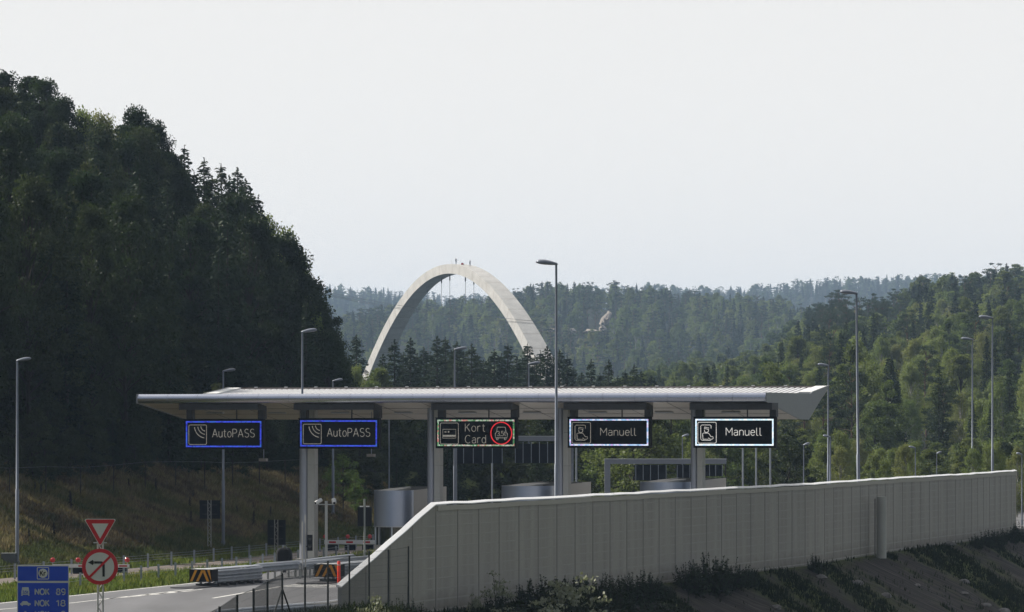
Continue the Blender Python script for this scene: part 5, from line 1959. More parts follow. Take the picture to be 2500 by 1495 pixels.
# --- the mass of the slope below
LBL = {
 "broadleaf": ["dark leafy tree packed in the shaded mass of the left hillside", "shaded leafy tree in the upper left part of the hillside forest", "dark leafy tree low on the shaded forest edge above the bank"],
 "spruce": ["dark spruce packed in the shaded mass of the left hillside", "shaded spruce in the upper part of the left hillside forest", "dark spruce low on the shaded forest edge above the bank"],
 "birch": ["dim birch packed in the shaded mass of the left hillside", "olive birch high in the left hillside forest", "dim birch low on the shaded forest edge above the bank"],
}
cand = []
SAPX, SAPY = X_at(838, 254), 254.0
def in_gap(x, y):
    dx, dy = x - SAPX, y - SAPY
    al = -0.927 * dx + 0.375 * dy
    pe = abs(0.375 * dx + 0.927 * dy)
    return -3 < al < 26 and pe < 3.0
for Yv in np.arange(212, 332, 5.2):
    for Xv in np.arange(-66, -9, 4.7):
        x = Xv + rs.uniform(-1.8, 1.8); y = Yv + rs.uniform(-2, 2)
        wv = -23 - (x - .26 * (y - 189))
        if wv < 11.5 or in_gap(x, y):
            continue
        p = float(PX(x, y))
        if p < -420 or p > 838:
            continue
        sky_y = float(np.interp(p, SKY_P, SKY_Y))
        z = float(H(x, y))
        hmax = Z_at(sky_y + 26 + rs.uniform(0, 30), y) - z
        if hmax < 4:
            continue
        h = min(rs.uniform(12, 18), hmax)
        cand.append((x, y, h, p))
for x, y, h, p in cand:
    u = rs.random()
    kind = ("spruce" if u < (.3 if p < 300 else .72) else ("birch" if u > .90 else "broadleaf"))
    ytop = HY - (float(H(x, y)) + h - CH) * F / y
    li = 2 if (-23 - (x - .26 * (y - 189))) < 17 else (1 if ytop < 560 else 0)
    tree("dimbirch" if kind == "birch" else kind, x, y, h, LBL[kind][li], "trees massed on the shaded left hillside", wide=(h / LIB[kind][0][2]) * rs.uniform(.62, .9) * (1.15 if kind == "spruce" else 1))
for Yv in np.arange(206, 300, 5.5):
    for wv0 in (14.5, 20.5):
        wv = wv0 + rs.uniform(-1.5, 1.5); y = Yv + rs.uniform(-2, 2)
        x = -23 - wv + .26 * (y - 189)
        if -60 < PX(x, y) < 700 and not in_gap(x, y):
            tree("thicket", x, y, rs.uniform(4.5, 7.5), "dark thicket inside the shaded forest above the bank", "thickets on the forest floor", "shrub")
# understorey saplings along the top of the bank
for k in range(64):
    Yv = 205 + k * 1.85 + rs.uniform(-.8, .8)
    wv = 10.6 + rs.uniform(-.4, 1.8)
    x = -23 - wv + .26 * (Yv - 189)
    if in_gap(x, Yv):
        continue
    tree("thicket" if k % 3 else "spruce", x, Yv, rs.uniform(2.2, 5.0), "low dark shrub growing along the forest edge at the top of the bank" if k % 3 else "small dark spruce growing along the forest edge at the top of the bank", "undergrowth along the forest edge", "shrub" if k % 3 else "tree")

# sunlit sapling and neighbours seen under the canopy
def tree_px(kind, px, py, Yv, label, group=None, wide=None, zoff=0.0):
    X = X_at(px, Yv)
    z = float(H(X, Yv))
    h = max(Z_at(py, Yv) - z, 1.5)
    return tree(kind, X, Yv, h, label, group, wide=wide)
tree_px("sapling", 838, 1106, 254, "bright sunlit young tree below the second AutoPASS sign", None, .75)
tree_px("sapling", 872, 1150, 256, "smaller sunlit sapling right of the brightest young tree", None, .42)
# spruce row behind the canopy
row = [(870, 818), (963, 830), (1002, 826), (1035, 850), (1067, 822), (1088, 825), (1116, 836), (1151, 841), (1180, 880), (1207, 855), (1240, 841), (1262, 872), (1288, 839), (1320, 858), (1336, 847), (1366, 855), (1385, 871), (1443, 879), (1486, 880), (1526, 906), (1548, 892)]
pos = ["spruce standing alone left of the arch's left foot", "spruce immediately right of the arch's left foot", "spruce under the left half of the arch, second right of the foot",
       "low spruce tucked between taller ones under the left half of the arch", "tall spruce directly below the arch crown, left twin", "tall spruce directly below the arch crown, right twin",
       "spruce crossed by the lamp post below the arch crown", "broad spruce right of the lamp that stands below the arch", "short spruce filling the gap below the arch centre",
       "spruce under the right half of the arch, left of a twin", "pointed spruce under the right half of the arch", "low spruce left of the arch's right foot",
       "spruce overlapping the left edge of the arch's right foot", "spruce in front of the arch's right foot", "spruce at the outer edge of the arch's right foot",
       "spruce just right of the tallest lamp post", "smaller spruce second right of the tallest lamp post", "lone spruce above the canopy, left of a similar one",
       "lone spruce above the canopy, right of a similar one", "small spruce above the canopy right of the two lone ones", "slim small spruce, last of the row to the right"]
for (px, py), lb in zip(row, pos):
    Yv = 430 + rs.uniform(-14, 14)
    tree_px("spruce", px, py - 6, Yv, lb, "spruce row behind the canopy", wide=rs.uniform(1.25, 1.6) if px < 1400 else 1.15)
for px, py in [(935, 872), (985, 868), (1018, 872), (1050, 868), (1102, 862), (1132, 866), (1166, 872), (1192, 884), (1224, 872), (1275, 880), (1305, 875), (1350, 876), (1400, 905), (1420, 918), (1465, 920), (1508, 926), (1565, 915), (1590, 925)]:
    tree_px("spruce", px, py - 12, 452 + rs.uniform(-10, 10), "low spruce filling a gap in the row behind the canopy", "spruces filling the gaps of the row", wide=1.45)
tree_px("birch", 868, 882, 400, "pale birch at the left foot of the arch, beside the dark forest", None, .7)
tree_px("alder", 925, 900, 395, "light green bushy tree right of the arch's left foot", None, .9)
tree_px("alder", 905, 925, 392, "low green bushy tree just above the canopy under the arch's left foot", None, .8)

# --- belt of trees behind the plaza, seen between canopy and barrier
def belt_top(p):
    return np.interp(p, [640, 800, 900, 1000, 1200, 1400, 1500, 1700, 1900, 2000, 2100, 2250, 2400, 2500], [1060, 1050, 1020, 980, 985, 990, 985, 1000, 1040, 1050, 1070, 1085, 1085, 1070])
nb = 0
for Yv in np.arange(264, 400, 8.0):
    for Xv in np.arange(X_at(560, Yv), X_at(2620, Yv), 5.0):
        x = Xv + rs.uniform(-2, 2); y = Yv + rs.uniform(-3.5, 3.5)
        p = float(PX(x, y))
        wv = -23 - (x - .26 * (y - 189))
        if p < 620 and wv < 12:
            continue
        if y < 292 and not (870 < p < 1560 and wv > -14):
            continue
        tp = float(belt_top(p)) + rs.uniform(-25, 45)
        h = Z_at(tp, y) - float(H(x, y))
        if h < 2.5:
            continue
        h = min(h, 13)
        u = rs.random()
        if p < 1000:
            kind = "thicket" if u < .8 else "spruce"
        elif p < 1500:
            kind = "thicket" if u < .78 else ("birch" if u < .88 else "spruce")
        elif p < 2000:
            kind = "alder" if u < .4 else ("thicket" if u < .65 else "birch")
        else:
            kind = "birch" if u < .6 else "alder"
        zone = ("in the dim gap left of the leftmost booth" if p < 1000 else "between the Kort Card sign and the barrier" if p < 1380 else
                "between the two Manuell signs" if p < 1690 else "below and right of the bright Manuell sign" if p < 2030 else "just over the barrier towards the right edge")
        tree(kind, x, y, h, "%s %s" % ({"alder": "bushy green tree", "thicket": "dim bushy tree", "spruce": "dark spruce", "birch": "pale olive birch"}[kind], zone), "trees in the belt beyond the toll plaza", "tree")
        nb += 1

# --- right hillside
hillA = []
for Yv in np.arange(405, 1290, 8.2):
    for Xv in np.arange(X_at(1430, Yv), X_at(2800, Yv), 7.0):
        x = Xv + rs.uniform(-3, 3); y = Yv + rs.uniform(-4, 4)
        p = float(PX(x, y))
        lim = float(np.interp(p, [1400, 1500, 1560, 1600, 1650, 1750, 1850, 1930, 1980], [1260, 1000, 640, 620, 760, 900, 1050, 1250, 1300]))
        near_lim = float(np.interp(p, [1400, 1560, 1700, 2000], [560, 500, 420, 400]))
        if p < 1980 and y < near_lim or p < 1500:
            continue
        z = float(H(x, y))
        top_ground = HY - (z - CH) * F / y
        # rock clearings
        if (2165 < p < 2245 and 868 < top_ground < 935) or (2060 < p < 2150 and 800 < top_ground < 850 and rs.random() < .75):
            continue
        elev = y / 1200
        u = rs.random()
        n_ = float(field(x, y, 130))
        if p > 1980 and p < 2200 and y > 850:
            kind = "pine" if u < .7 else ("spruce" if u < .85 else "birch")
        elif p < 1900:
            kind = "birch" if u < .5 else ("maple" if u < .88 else "spruce")
        elif n_ > .05:
            kind = "birch" if u < .72 else ("spruce" if u < .88 else "pine")
        else:
            kind = "spruce" if u < .35 else ("maple" if u < .6 else ("birch" if u < .85 else "pine"))
        h = rs.uniform(8.5, 14.5) if kind != "birch" else rs.uniform(8, 12.5)
        if p < 1900:
            h *= .85
        hillA.append((y, x, kind, h, p))
hillA.sort()
stuffA = []
lim_n = {"birch": 130, "spruce": 80, "maple": 80, "pine": 90}
used = {}
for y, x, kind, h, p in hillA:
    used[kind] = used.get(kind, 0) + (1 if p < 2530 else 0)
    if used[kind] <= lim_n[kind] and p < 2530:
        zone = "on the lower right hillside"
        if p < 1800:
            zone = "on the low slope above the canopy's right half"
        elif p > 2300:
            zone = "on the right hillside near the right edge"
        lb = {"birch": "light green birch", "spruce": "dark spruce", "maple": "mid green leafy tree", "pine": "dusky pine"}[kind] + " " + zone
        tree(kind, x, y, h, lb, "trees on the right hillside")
    else:
        stuffA.append((x, y, "broadleaf" if kind == "maple" else kind, h))

# distant woods as scattered instances of low-detail trees (each wood reads as one mass)
FAR = {}
def reg_far(kind, data, tm, lm):
    (tv, tq), (lv, lq), Hh = data
    v = np.concatenate([tv, lv]); q = np.concatenate([tq, lq + len(tv)])
    mi = np.concatenate([np.zeros(len(tq)), np.ones(len(lq))])
    me = np_mesh("far_" + kind, v, q, [tm, lm], False, mi)
    o = bpy.data.objects.new("far_" + kind, me)
    PROTO.objects.link(o)
    FAR.setdefault(kind, []).append((o, Hh))
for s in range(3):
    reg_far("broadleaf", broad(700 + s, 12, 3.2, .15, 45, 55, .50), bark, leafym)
    reg_far("birch", broad(720 + s, 12, 2.8, .12, 45, 50, .46, droop=.7), birchbark, birchm)
    reg_far("spruce", spruce(740 + s, 13, 2.3, 26, .62, .30), bark, sprucem)
    reg_far("pine", pine(760 + s, 13, 2.8, 22, 50, .50), pinebark, pinem)

def gn_scatter(name, pts, label):
    """pts: (x, y, kind, h). One object whose points carry the tree instances."""
    srcs, order = [], []
    for kind, l in FAR.items():
        for o, Hh in l:
            srcs.append((kind, o, Hh))
    n = len(pts)
    me = bpy.data.meshes.new(name)
    co = np.zeros((n, 3)); ix = np.zeros(n, np.int32); scl = np.zeros((n, 3)); rot = np.zeros((n, 3))
    X = np.array([p[0] for p in pts]); Yy = np.array([p[1] for p in pts])
    Z = H(X, Yy) - .3
    co[:, 0] = X; co[:, 1] = Yy; co[:, 2] = Z
    for i, (x, y, kind, h) in enumerate(pts):
        opts = [j for j, s in enumerate(srcs) if s[0] == kind]
        j = rs.choice(opts)
        ix[i] = j
        s = h / srcs[j][2]
        w_ = s * rs.uniform(.9, 1.25)
        scl[i] = (w_, w_, s)
        rot[i] = (rs.uniform(-.04, .04), rs.uniform(-.04, .04), rs.uniform(0, 6.28))
    me.vertices.add(n)
    me.vertices.foreach_set("co", co.astype(np.float32).ravel())
    a = me.attributes.new("idx", 'INT', 'POINT'); a.data.foreach_set("value", ix)
    a = me.attributes.new("scl", 'FLOAT_VECTOR', 'POINT'); a.data.foreach_set("vector", scl.astype(np.float32).ravel())
    a = me.attributes.new("rot", 'FLOAT_VECTOR', 'POINT'); a.data.foreach_set("vector", rot.astype(np.float32).ravel())
    ob = linkobj(name, me)
    ng = bpy.data.node_groups.new(name, 'GeometryNodeTree')
    ng.interface.new_socket("Geometry", in_out='INPUT', socket_type='NodeSocketGeometry')
    ng.interface.new_socket("Geometry", in_out='OUTPUT', socket_type='NodeSocketGeometry')
    gi = ng.nodes.new("NodeGroupInput"); go = ng.nodes.new("NodeGroupOutput")
    jn = ng.nodes.new("GeometryNodeJoinGeometry")
    idn = ng.nodes.new("GeometryNodeInputNamedAttribute"); idn.data_type = 'INT'; idn.inputs[0].default_value = "idx"
    sn = ng.nodes.new("GeometryNodeInputNamedAttribute"); sn.data_type = 'FLOAT_VECTOR'; sn.inputs[0].default_value = "scl"
    rn_ = ng.nodes.new("GeometryNodeInputNamedAttribute"); rn_.data_type = 'FLOAT_VECTOR'; rn_.inputs[0].default_value = "rot"
    for j, (kind, o, Hh) in enumerate(srcs):
        cmp_ = ng.nodes.new("FunctionNodeCompare"); cmp_.data_type = 'INT'; cmp_.operation = 'EQUAL'
        ng.links.new(idn.outputs[0], cmp_.inputs[2]); cmp_.inputs[3].default_value = j
        ip = ng.nodes.new("GeometryNodeInstanceOnPoints")
        oi = ng.nodes.new("GeometryNodeObjectInfo"); oi.inputs[0].default_value = o
        oi.inputs[1].default_value = True
        ng.links.new(gi.outputs[0], ip.inputs["Points"])
        ng.links.new(cmp_.outputs[0], ip.inputs["Selection"])
        ng.links.new(oi.outputs["Geometry"], ip.inputs["Instance"])
        ng.links.new(rn_.outputs[0], ip.inputs["Rotation"])
        ng.links.new(sn.outputs[0], ip.inputs["Scale"])
        ng.links.new(ip.outputs[0], jn.inputs[0])
    ng.links.new(jn.outputs[0], go.inputs[0])
    md = ob.modifiers.new("scatter", 'NODES')
    md.node_group = ng
    tag(ob, label, None, kind="stuff")
    return ob
gn_scatter("hillside_wood", stuffA, "mixed wood of pines, birches and spruces covering the right hillside")
# middle ridge
ptsB = []
for Yv in np.arange(1330, 2300, 15.5):
    for Xv in np.arange(X_at(600, Yv), X_at(2260, Yv), 8.6):
        x = Xv + rs.uniform(-4, 4); y = Yv + rs.uniform(-7, 7)
        p = float(PX(x, y)); tg = HY - (float(H(x, y)) - CH) * F / y
        if 1452 < p < 1492 and 752 < tg < 838 and (p - 1452) > (838 - tg) * .25 and rs.random() < .7:
            continue
        if 1340 < p < 1460 and 806 < tg < 822:
            continue
        n_ = float(field(x, y, 260)); u = rs.random()
        kind = "pine" if u < .38 else ("spruce" if u < .66 else ("birch" if (u < .86 and n_ > -.2) else "broadleaf"))
        ptsB.append((x, y, kind, rs.uniform(9, 16)))
gn_scatter("middle_ridge_wood", ptsB, "hazy mixed wood covering the middle ridge behind the arch")
ptsC = []
for Yv in np.arange(2900, 4250, 27):
    for Xv in np.arange(X_at(520, Yv), X_at(2700, Yv), 12.5):
        x = Xv + rs.uniform(-6, 6); y = Yv + rs.uniform(-12, 12)
        u = rs.random()
        ptsC.append((x, y, "spruce" if u < .45 else ("pine" if u < .8 else "broadleaf"), rs.uniform(11, 20)))
gn_scatter("far_ridge_wood", ptsC, "blue hazy wood along the farthest ridge")
print("trees", COUNT, "A", len(stuffA), "B", len(ptsB), "C", len(ptsC))

# rock faces
rockm = mat("bare_rock", (0.32, 0.28, 0.245), 0.95, 0, 0.35, 0.25)
def rock(pts, Yv, th, label, seed):
    """irregular cliff: outline in picture columns/rows turned into a lumpy solid standing on the slope"""
    r = random.Random(seed)
    X0 = X_at(sum(p[0] for p in pts) / len(pts), Yv); Z0 = Z_at(max(p[1] for p in pts), Yv)
    pl = [(X_at(p[0], Yv) - X0, Z_at(p[1], Yv) - Z0) for p in pts]
    n = len(pl)
    cx_ = sum(p[0] for p in pl) / n; cz_ = sum(p[1] for p in pl) / n
    vs, fs = [], []
    rings = [(1.0, th * .9), (.92, 0.0), (.6, -th * .25), (.3, -th * .35)]
    for f, y in rings:
        for x, z in pl:
            vs.append((cx_ + (x - cx_) * f + r.uniform(-.6, .6), y + (z - cz_) * .25 + r.uniform(-1, 1) * th * .08, cz_ + (z - cz_) * f + r.uniform(-.5, .5)))
    for i in range(len(rings) - 1):
        for k in range(n):
            fs.append((i * n + k, i * n + (k + 1) % n, (i + 1) * n + (k + 1) % n, (i + 1) * n + k))
    fs.append(tuple(range(len(vs) - n, len(vs))))
    m = MB(); m.add(vs, fs, rockm)
    o = m.build("rock_face", None, (X0, Yv, Z0))
    tag(o, label, "rock face", "bare rock on the hills")
rock([(1466, 792), (1470, 776), (1480, 764), (1488, 758), (1493, 764), (1490, 778), (1482, 788), (1474, 796)], 1790, 5, "uppermost pale block of the rock cutting on the middle ridge", 1)
rock([(1462, 818), (1464, 798), (1472, 792), (1480, 800), (1476, 812), (1468, 822)], 1780, 5, "middle pale block of the rock cutting on the middle ridge", 5)
rock([(1456, 842), (1456, 824), (1464, 818), (1470, 826), (1466, 838)], 1772, 4, "lowest pale block of the rock cutting on the middle ridge", 6)
rock([(1424, 810), (1436, 804), (1450, 805), (1462, 806), (1466, 814), (1452, 821), (1436, 818)], 1760, 6, "pale horizontal rock ledge left of the rock cutting", 2)
rock([(1386, 806), (1400, 804), (1412, 807), (1408, 812), (1390, 812)], 1755, 3, "small pale ledge further left of the rock cutting", 7)
rock([(1338, 804), (1348, 800), (1356, 804), (1350, 810), (1340, 809)], 1750, 3, "tiny pale rock patch just left of the tallest lamp post", 8)
rock([(2175, 912), (2190, 893), (2210, 874), (2222, 880), (2240, 902), (2236, 918), (2200, 922)], 830, 6, "reddish bare outcrop in the middle of the right hillside", 3)
rock([(2066, 830), (2090, 806), (2120, 815), (2145, 838), (2120, 846), (2085, 843)], 1010, 6, "bare pinkish ledge under the pines on the right hilltop", 4)

# ------------------------------------------------------------------ ground vegetation
def grass_mesh(name, pts, hmin, hmax, mt, seed, label, width=.035, blades=5, spread=.14):
    r = np.random.default_rng(seed)
    P = np.repeat(np.array(pts), blades, axis=0)
    n = len(P)
    P[:, :2] += r.normal(0, spread, (n, 2))
    P[:, 2] = H(P[:, 0], P[:, 1]) - .03
    h = r.uniform(hmin, hmax, n)
    a = r.uniform(0, 6.28, n)
    lean = r.normal(0, .28, (n, 2)) * h[:, None]
    wv = np.stack([np.cos(a), np.sin(a), np.zeros(n)], -1) * (width * r.uniform(.6, 1.4, n))[:, None]
    tip = P + np.stack([lean[:, 0], lean[:, 1], h], -1)
    mid = P + np.stack([lean[:, 0] * .35, lean[:, 1] * .35, h * .6], -1)
    V = np.stack([P - wv, P + wv, mid + wv * .8, mid - wv * .8, tip], 1).reshape(-1, 3)
    b = np.arange(n) * 5
    Q = np.concatenate([np.stack([b, b + 1, b + 2, b + 3], -1)])
    T = np.stack([b + 3, b + 2, b + 4, b + 4], -1)
    # two faces per blade (quad + triangle written as two meshes joined)
    me = bpy.data.meshes.new(name)
    me.vertices.add(len(V)); me.vertices.foreach_set("co", V.astype(np.float32).ravel())
    loops = np.concatenate([Q, T[:, :3]], 1)
    me.loops.add(loops.size); me.loops.foreach_set("vertex_index", loops.astype(np.int32).ravel())
    st = np.stack([np.arange(n) * 7, np.arange(n) * 7 + 4], -1).ravel(); tot = np.tile([4, 3], n)
    me.polygons.add(2 * n); me.polygons.foreach_set("loop_start", st.astype(np.int32)); me.polygons.foreach_set("loop_total", tot.astype(np.int32))
    me.materials.append(mt)
    me.update(calc_edges=True)
    o = linkobj(name, me)
    tag(o, label, None, kind="stuff")
    return o
def grass_mat(name, ramp, scale, fine=2.5):
    m = bpy.data.materials.new(name); m.use_nodes = True
    t = m.node_tree
    for n in list(t.nodes): t.nodes.remove(n)
    out = nd(t, "ShaderNodeOutputMaterial")
    ge = nd(t, "ShaderNodeNewGeometry")
    n1 = nd(t, "ShaderNodeTexNoise"); n1.inputs["Scale"].default_value = scale; n1.inputs["Detail"].default_value = 7; n1.inputs["Roughness"].default_value = .7
    t.links.new(ge.outputs["Position"], n1.inputs[0])
    r = nd(t, "ShaderNodeValToRGB"); e = r.color_ramp.elements
    e[0].position, e[0].color = ramp[0][0], ramp[0][1] + (1,); e[1].position, e[1].color = ramp[-1][0], ramp[-1][1] + (1,)
    for p, c in ramp[1:-1]:
        x = e.new(p); x.color = c + (1,)
    t.links.new(n1.outputs["Fac"], r.inputs[0])
    rnd = nd(t, "ShaderNodeMapRange"); rnd.inputs[3].default_value = .65; rnd.inputs[4].default_value = 1.4
    t.links.new(ge.outputs["Random Per Island"], rnd.inputs[0])
    sc_ = nd(t, "ShaderNodeVectorMath", operation='SCALE')
    t.links.new(r.outputs[0], sc_.inputs[0]); t.links.new(rnd.outputs[0], sc_.inputs["Scale"])
    d = nd(t, "ShaderNodeBsdfDiffuse"); tr = nd(t, "ShaderNodeBsdfTranslucent")
    t.links.new(sc_.outputs[0], d.inputs[0]); t.links.new(sc_.outputs[0], tr.inputs[0])
    mx = nd(t, "ShaderNodeMixShader"); mx.inputs[0].default_value = .35
    t.links.new(d.outputs[0], mx.inputs[1]); t.links.new(tr.outputs[0], mx.inputs[2]); t.links.new(mx.outputs[0], out.inputs[0])
    return m
bankg = grass_mat("bank_grass", [(.33, (.06, .08, .03)), (.42, (.115, .11, .045)), (.50, (.20, .165, .085)), (.56, (.10, .075, .048)), (.64, (.06, .07, .03))], .22)
greeng = grass_mat("verge_grass", [(.3, (.07, .11, .02)), (.5, (.13, .17, .035)), (.62, (.20, .20, .05)), (.7, (.10, .15, .03))], .5)
footg = grass_mat("foot_grass", [(.3, (.045, .065, .022)), (.5, (.085, .10, .035)), (.6, (.13, .12, .05)), (.7, (.07, .085, .028))], .5)
shadeg = grass_mat("shade_grass", [(.3, (.012, .02, .009)), (.55, (.022, .03, .013)), (.7, (.035, .038, .018))], .5)  # dark copy of the grass: shade below the barrier is put into its colour
r = np.random.default_rng(31)
pts = []
for _ in range(52000):
    Yv = r.uniform(176, 275)
    wv = r.uniform(.2, 12.5)
    x = -23 - wv + .26 * (Yv - 189)
    p = PX(x, Yv)
    if p < -40 or p > 960:
        continue
    pts.append((x, Yv, 0))
lower = [q for q in pts if (-23 - (q[0] - .26 * (q[1] - 189))) < 2.6 + 1.2 * float(field(q[0], q[1], 9))]
upper = [q for q in pts if (-23 - (q[0] - .26 * (q[1] - 189))) >= 2.6 + 1.2 * float(field(q[0], q[1], 9))]
grass_mesh("bank_grass", upper, .15, .55, bankg, 32, "dry brown and green grass on the left bank", blades=4)
grass_mesh("bank_foot_grass", lower, .15, .45, footg, 33, "greener grass at the foot of the left bank", blades=4)
pts = []
for _ in range(26000):
    Yv = r.uniform(150, 232)
    x = r.uniform(-36, -6)
    xr_ = float(Xroad(Yv)); xl_ = float(np.interp(Yv, R2_Y, R2_X)) + 2.15
    if xl_ < x < xr_ - .1:
        pts.append((x, Yv, 0))
    elif -23 + .26 * (Yv - 189) - .3 < x < xl_ - 4.35:
        pts.append((x, Yv, 0))
grass_mesh("verge_grass", pts, .10, .38, greeng, 34, "sunlit green grass on the verge beside the road", blades=5)
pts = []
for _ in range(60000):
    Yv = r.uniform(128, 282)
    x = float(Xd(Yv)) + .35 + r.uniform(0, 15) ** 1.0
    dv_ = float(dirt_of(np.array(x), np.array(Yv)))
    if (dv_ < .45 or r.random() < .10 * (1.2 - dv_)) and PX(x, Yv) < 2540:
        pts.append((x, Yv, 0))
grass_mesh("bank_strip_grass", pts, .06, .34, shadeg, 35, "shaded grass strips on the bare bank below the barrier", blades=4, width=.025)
pts = []
for _ in range(9000):
    Yv = r.uniform(92, 150)
    x = r.uniform(-12, -3)
    if x > -6.4 - .336 * (144 - Yv):
        pts.append((x, Yv, 0))
grass_mesh("fence_grass", pts, .2, .6, shadeg, 36, "rough grass around the foot of the mesh fence", blades=4)

for k in range(16):
    Yv = r.uniform(172, 262); D_ = r.uniform(1.5, 9)
    x = float(Xd(Yv)) + D_
    if PX(x, Yv) > 2480: x -= 4
    sz = r.uniform(.12, .34)
    m = MB(); vs = []
    n_ = 9
    for (rr_, zz) in ((.8, -.25), (1.0, .0), (.75, .38), (.3, .55)):
        for q in range(n_):
            a = 2 * math.pi * q / n_
            e_ = rr_ * sz * r.uniform(.75, 1.2)
            vs.append((math.cos(a) * e_ * 1.3, math.sin(a) * e_, zz * sz * r.uniform(.85, 1.15)))
    fs = [(i * n_ + q, i * n_ + (q + 1) % n_, (i + 1) * n_ + (q + 1) % n_, (i + 1) * n_ + q) for i in range(3) for q in range(n_)] + [tuple(range(3 * n_, 4 * n_))]
    m.add(vs, fs, mat("stone_grey", (.16, .15, .14), .9, 0, .3, 4))
    o = m.build("stone", None, (x, Yv, float(H(x, Yv)) + .02), r.uniform(0, 6))
    tag(o, "grey stone lying on the bare bank below the barrier", "stone", "stones on the bare bank")

# weed bushes in the barrier's shade
def weed_proto(seed, flower=False, Hh=1.6, Rr=.8, stems=60):
    r = np.random.default_rng(seed)
    C, D, S, ch = [], [], [], []
    fc, fd = [], []
    for k in range(stems):
        a = r.uniform(0, 6.28); rad = Rr * math.sqrt(r.uniform(0, 1))
        b = np.array([math.cos(a) * rad * .6, math.sin(a) * rad * .6, 0])
        h = Hh * r.uniform(.45, 1.0) * (1 - .35 * rad / Rr)
        top = np.array([math.cos(a) * rad, math.sin(a) * rad, h]) + r.normal(0, .05, 3)
        ch.append((np.array([b, (b + top) / 2 + r.normal(0, .04, 3), top]), np.array([.012, .009, .004])))
        n = int(46 * h / Hh)
        t = r.uniform(.05, 1, n)
        P = b + (top - b) * t[:, None] + r.normal(0, .075, (n, 3)) * (1.15 - t)[:, None]
        C.append(P); D.append(unit(np.stack([r.normal(0, 1, n), r.normal(0, 1, n), r.normal(.4, .5, n)], -1))); S.append((.15 * (1.1 - t) + .05) * r.uniform(.7, 1.3, n))
        if flower and h > Hh * .5:
            m_ = 26
            pc = top + np.stack([r.normal(0, .13, m_), r.normal(0, .13, m_), r.normal(.02, .035, m_)], -1)
            fc.append(pc); fd.append(unit(r.normal(0, 1, (m_, 3)) * [1, 1, .4]))
    V, Q = tubes_np(ch, 4)
    lv, lq = leaves_np(np.concatenate(C), np.concatenate(D), np.concatenate(S), np.concatenate(S) * .5, r)
    out = [(V, Q), (lv, lq)]
    if flower:
        fv, fq = leaves_np(np.concatenate(fc), np.concatenate(fd), np.full(len(np.concatenate(fc)), .085), np.full(len(np.concatenate(fc)), .07), r)
        out.append((fv, fq))
    return out
WP_ = [weed_proto(800 + i) for i in range(4)]
WPM = [(np_mesh("stems", a[0], a[1], [stalkm], True), np_mesh("leaves", b[0], b[1], [weedm])) for a, b in WP_]
FP_ = [weed_proto(850 + i, True, 1.5, .75, 34) for i in range(2)]
FPM = [(np_mesh("stems", a[0], a[1], [weedm], True), np_mesh("leaves", np.concatenate([b[0], c[0]]), np.concatenate([b[1], c[1] + len(b[0])]), [weedm, flowerm], False, np.concatenate([np.zeros(len(b[1])), np.ones(len(c[1]))]))) for a, b, c in FP_]
def weed(px, pytop, D, label, group, flower=False, wide=1.0):
    """stands D metres out from the barrier at picture column px"""
    Yv = 200.0
    for _ in range(30):
        xb = float(Xd(Yv)) + D / .947
        Yv = Yv + (xb - X_at(px, Yv)) / (((px - CX) / F) - .34)
    X = X_at(px, Yv)
    z = float(H(X, Yv)) - .05
    h = max(Z_at(pytop, Yv) - z, .35) * 1.18
    lib = FPM if flower else WPM
    P = lib[rs.randrange(len(lib))]
    t = thing("flowering_weed" if flower else "weed_bush", label, "weed" if flower else "bush", (X, Yv, z), rs.uniform(0, 6.28), group)
    s = h / 1.6
    t.scale = (wide * max(s, .7), wide * max(s, .7), s)
    for me_, nm in zip(P, ("stems", "leaves")):
        o = bpy.data.objects.new(nm, me_); COL.objects.link(o); o.parent = t
for i, (px, py) in enumerate([(1300, 1412), (1345, 1404), (1390, 1402), (1435, 1400), (1480, 1404), (1530, 1402), (1575, 1396), (1612, 1416)]):
    nm = ["leftmost", "second", "third", "fourth", "fifth", "sixth", "seventh", "rightmost"][i]
    weed(px, py, 1.3, "%s of the dark weed bushes in the long clump against the barrier's middle" % nm, "dark weed bushes along the barrier", wide=1.25)
for px, py in [(1320, 1448), (1400, 1446), (1480, 1450), (1560, 1446), (1620, 1452)]:
    weed(px, py, 2.9, "low dark weed bush spreading in front of the long clump below the barrier", "low dark weed bushes in front of the long clump", wide=1.6)
for (px, py), nm in zip([(1692, 1372), (1735, 1354), (1780, 1364), (1822, 1386)], ["left end", "tallest part", "middle", "right end"]):
    weed(px, py, 1.2, "dark weed bush forming the %s of the second clump along the barrier" % nm, "dark weed bushes along the barrier", wide=1.2)
weed(1992, 1350, .9, "lone small dark weed bush against the barrier between the second clump and the pale duct", "dark weed bushes along the barrier", wide=.8)
weed(2178, 1343, .8, "small dark weed bush immediately right of the pale duct", "dark weed bushes along the barrier", wide=.8)
for (px, py), nm in zip([(2385, 1302), (2412, 1290), (2440, 1292), (2470, 1280), (2495, 1270)], ["left end", "left peak", "middle", "right peak", "right end"]):
    weed(px, py, 1.0, "dark weed bush at the %s of the clump by the barrier's far right end" % nm, "dark weed bushes along the barrier", wide=1.1)
for (px, py), nm in zip([(890, 1478), (950, 1462), (985, 1456), (1022, 1462), (1060, 1486), (1110, 1482), (1180, 1484), (1235, 1470)], ["first", "second", "third", "fourth", "fifth", "sixth", "seventh", "eighth"]):
    weed(px, py, 1.0, "%s low dark weed bush from the left along the bottom of the barrier" % nm, "dark weed bushes along the barrier", wide=.8)
weed(1398, 1400, 3.6, "large cream-flowered weed standing in front of the long dark clump", None, True, .8)
weed(1340, 1462, 3.9, "small cream-flowered weed at the bottom edge under the long dark clump", None, True, .8)
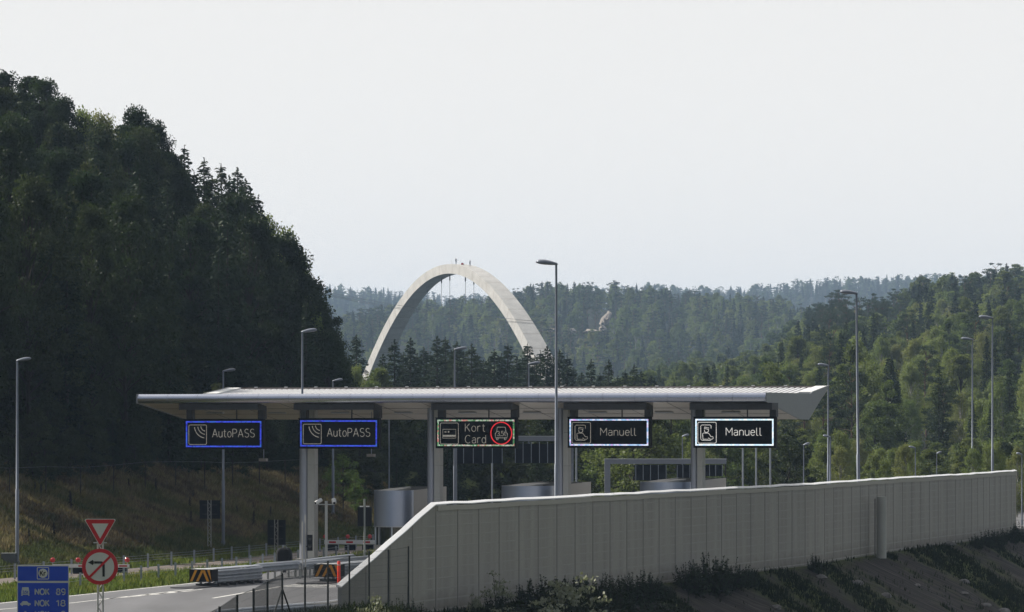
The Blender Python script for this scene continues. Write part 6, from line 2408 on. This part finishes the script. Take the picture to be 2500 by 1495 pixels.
weed(1215, 1405, 1.4, "tall thin cream-flowered weed against the barrier left of the dark clump", None, True, .6)
weed(1160, 1448, 1.5, "slim cream-flowered weed near the bottom left of the barrier", None, True, .4)
weed(912, 1450, 1.2, "slim cream-flowered weed at the barrier's near lower end", None, True, .4)
weed(1230, 1480, 2.4, "low cream-flowered weed at the bottom edge left of the dark clump", None, True, .9)

# dark dry stalks on the left bank
def stalk_proto(seed):
    r = np.random.default_rng(seed)
    ch = [(np.array([[0, 0, 0], [.02, 0, .5], [.05, 0, 1.0]]), np.array([.02, .015, .006]))]
    n = 150
    t = r.uniform(.1, 1, n)
    P = np.stack([.05 * t + r.normal(0, .05, n) * (1.15 - t), r.normal(0, .05, n) * (1.15 - t), t], -1)
    V, Q = tubes_np(ch, 5)
    lv, lq = leaves_np(P, unit(r.normal(0, 1, (n, 3)) * [.4, .4, 1]), np.full(n, .12), np.full(n, .04), r)
    return np_mesh("stem", V, Q, [stalkm], True), np_mesh("leaves", lv, lq, [stalkm])
SP = [stalk_proto(900 + i) for i in range(3)]
stalks = [(87, 1203, 26, "near the left edge high on the bank"), (100, 1212, 30, "second from the left high on the bank"), (174, 1250, 48, "tallest stalk in the left half of the bank"),
          (315, 1200, 30, "high on the bank right of the triangle sign"), (381, 1204, 34, "high on the bank halfway to the lamp"), (462, 1250, 34, "left of the wide dark sign back"),
          (464, 1290, 40, "below and left of the wide dark sign back"), (134, 1325, 46, "low on the bank left of the no-left-turn sign"), (72, 1328, 36, "low on the bank above the blue sign"),
          (473, 1226, 28, "just above left of the wide dark sign back"), (382, 1312, 24, "low on the bank right of the give-way triangle"), (619, 1290, 40, "between the lamp and the tall dark sign back"),
          (662, 1268, 30, "just above the tall dark sign back"), (580, 1262, 26, "right of the lamp on the bank"), (619, 1250, 24, "above the stalk between lamp and tall sign back")]
for i, (px, pyb, hp, wh) in enumerate(stalks):
    lo_, hi_ = 200.0, 262.0
    for _ in range(30):        # walk along the view column until the slope meets the row
        mid = (lo_ + hi_) / 2
        if HY + (CH - float(H(X_at(px, mid), mid))) * F / mid > pyb:
            lo_ = mid
        else:
            hi_ = mid
    Yv = mid; X = X_at(px, Yv)
    h = hp * Yv / F * 1.1
    t = thing("dry_stalk", "dark dry weed stalk " + wh, "plant", (X, Yv, float(H(X, Yv)) - .05), rs.uniform(0, 6), "dark dry stalks on the left bank")
    t.scale = (h * 1.3, h * 1.3, h)
    for me_, nm in zip(SP[i % 3], ("stem", "leaves")):
        o = bpy.data.objects.new(nm, me_); COL.objects.link(o); o.parent = t

# ------------------------------------------------------------------ haze
hz = MB()
hv = bpy.data.materials.new("haze_air")
hv.use_nodes = True
t = hv.node_tree
for n in list(t.nodes): t.nodes.remove(n)
out = nd(t, "ShaderNodeOutputMaterial")
pv = nd(t, "ShaderNodeVolumePrincipled")
pv.inputs["Color"].default_value = (0.54, 0.74, 1.0, 1)
pv.inputs["Density"].default_value = 0.00012
pv.inputs["Anisotropy"].default_value = 0.0
t.links.new(pv.outputs[0], out.inputs["Volume"])
hz.box((0, 3000, 90), (5200, 6800, 210), hv)
o = hz.build("haze")
o["kind"] = "stuff"
o["label"] = "thin blue haze filling the valley"
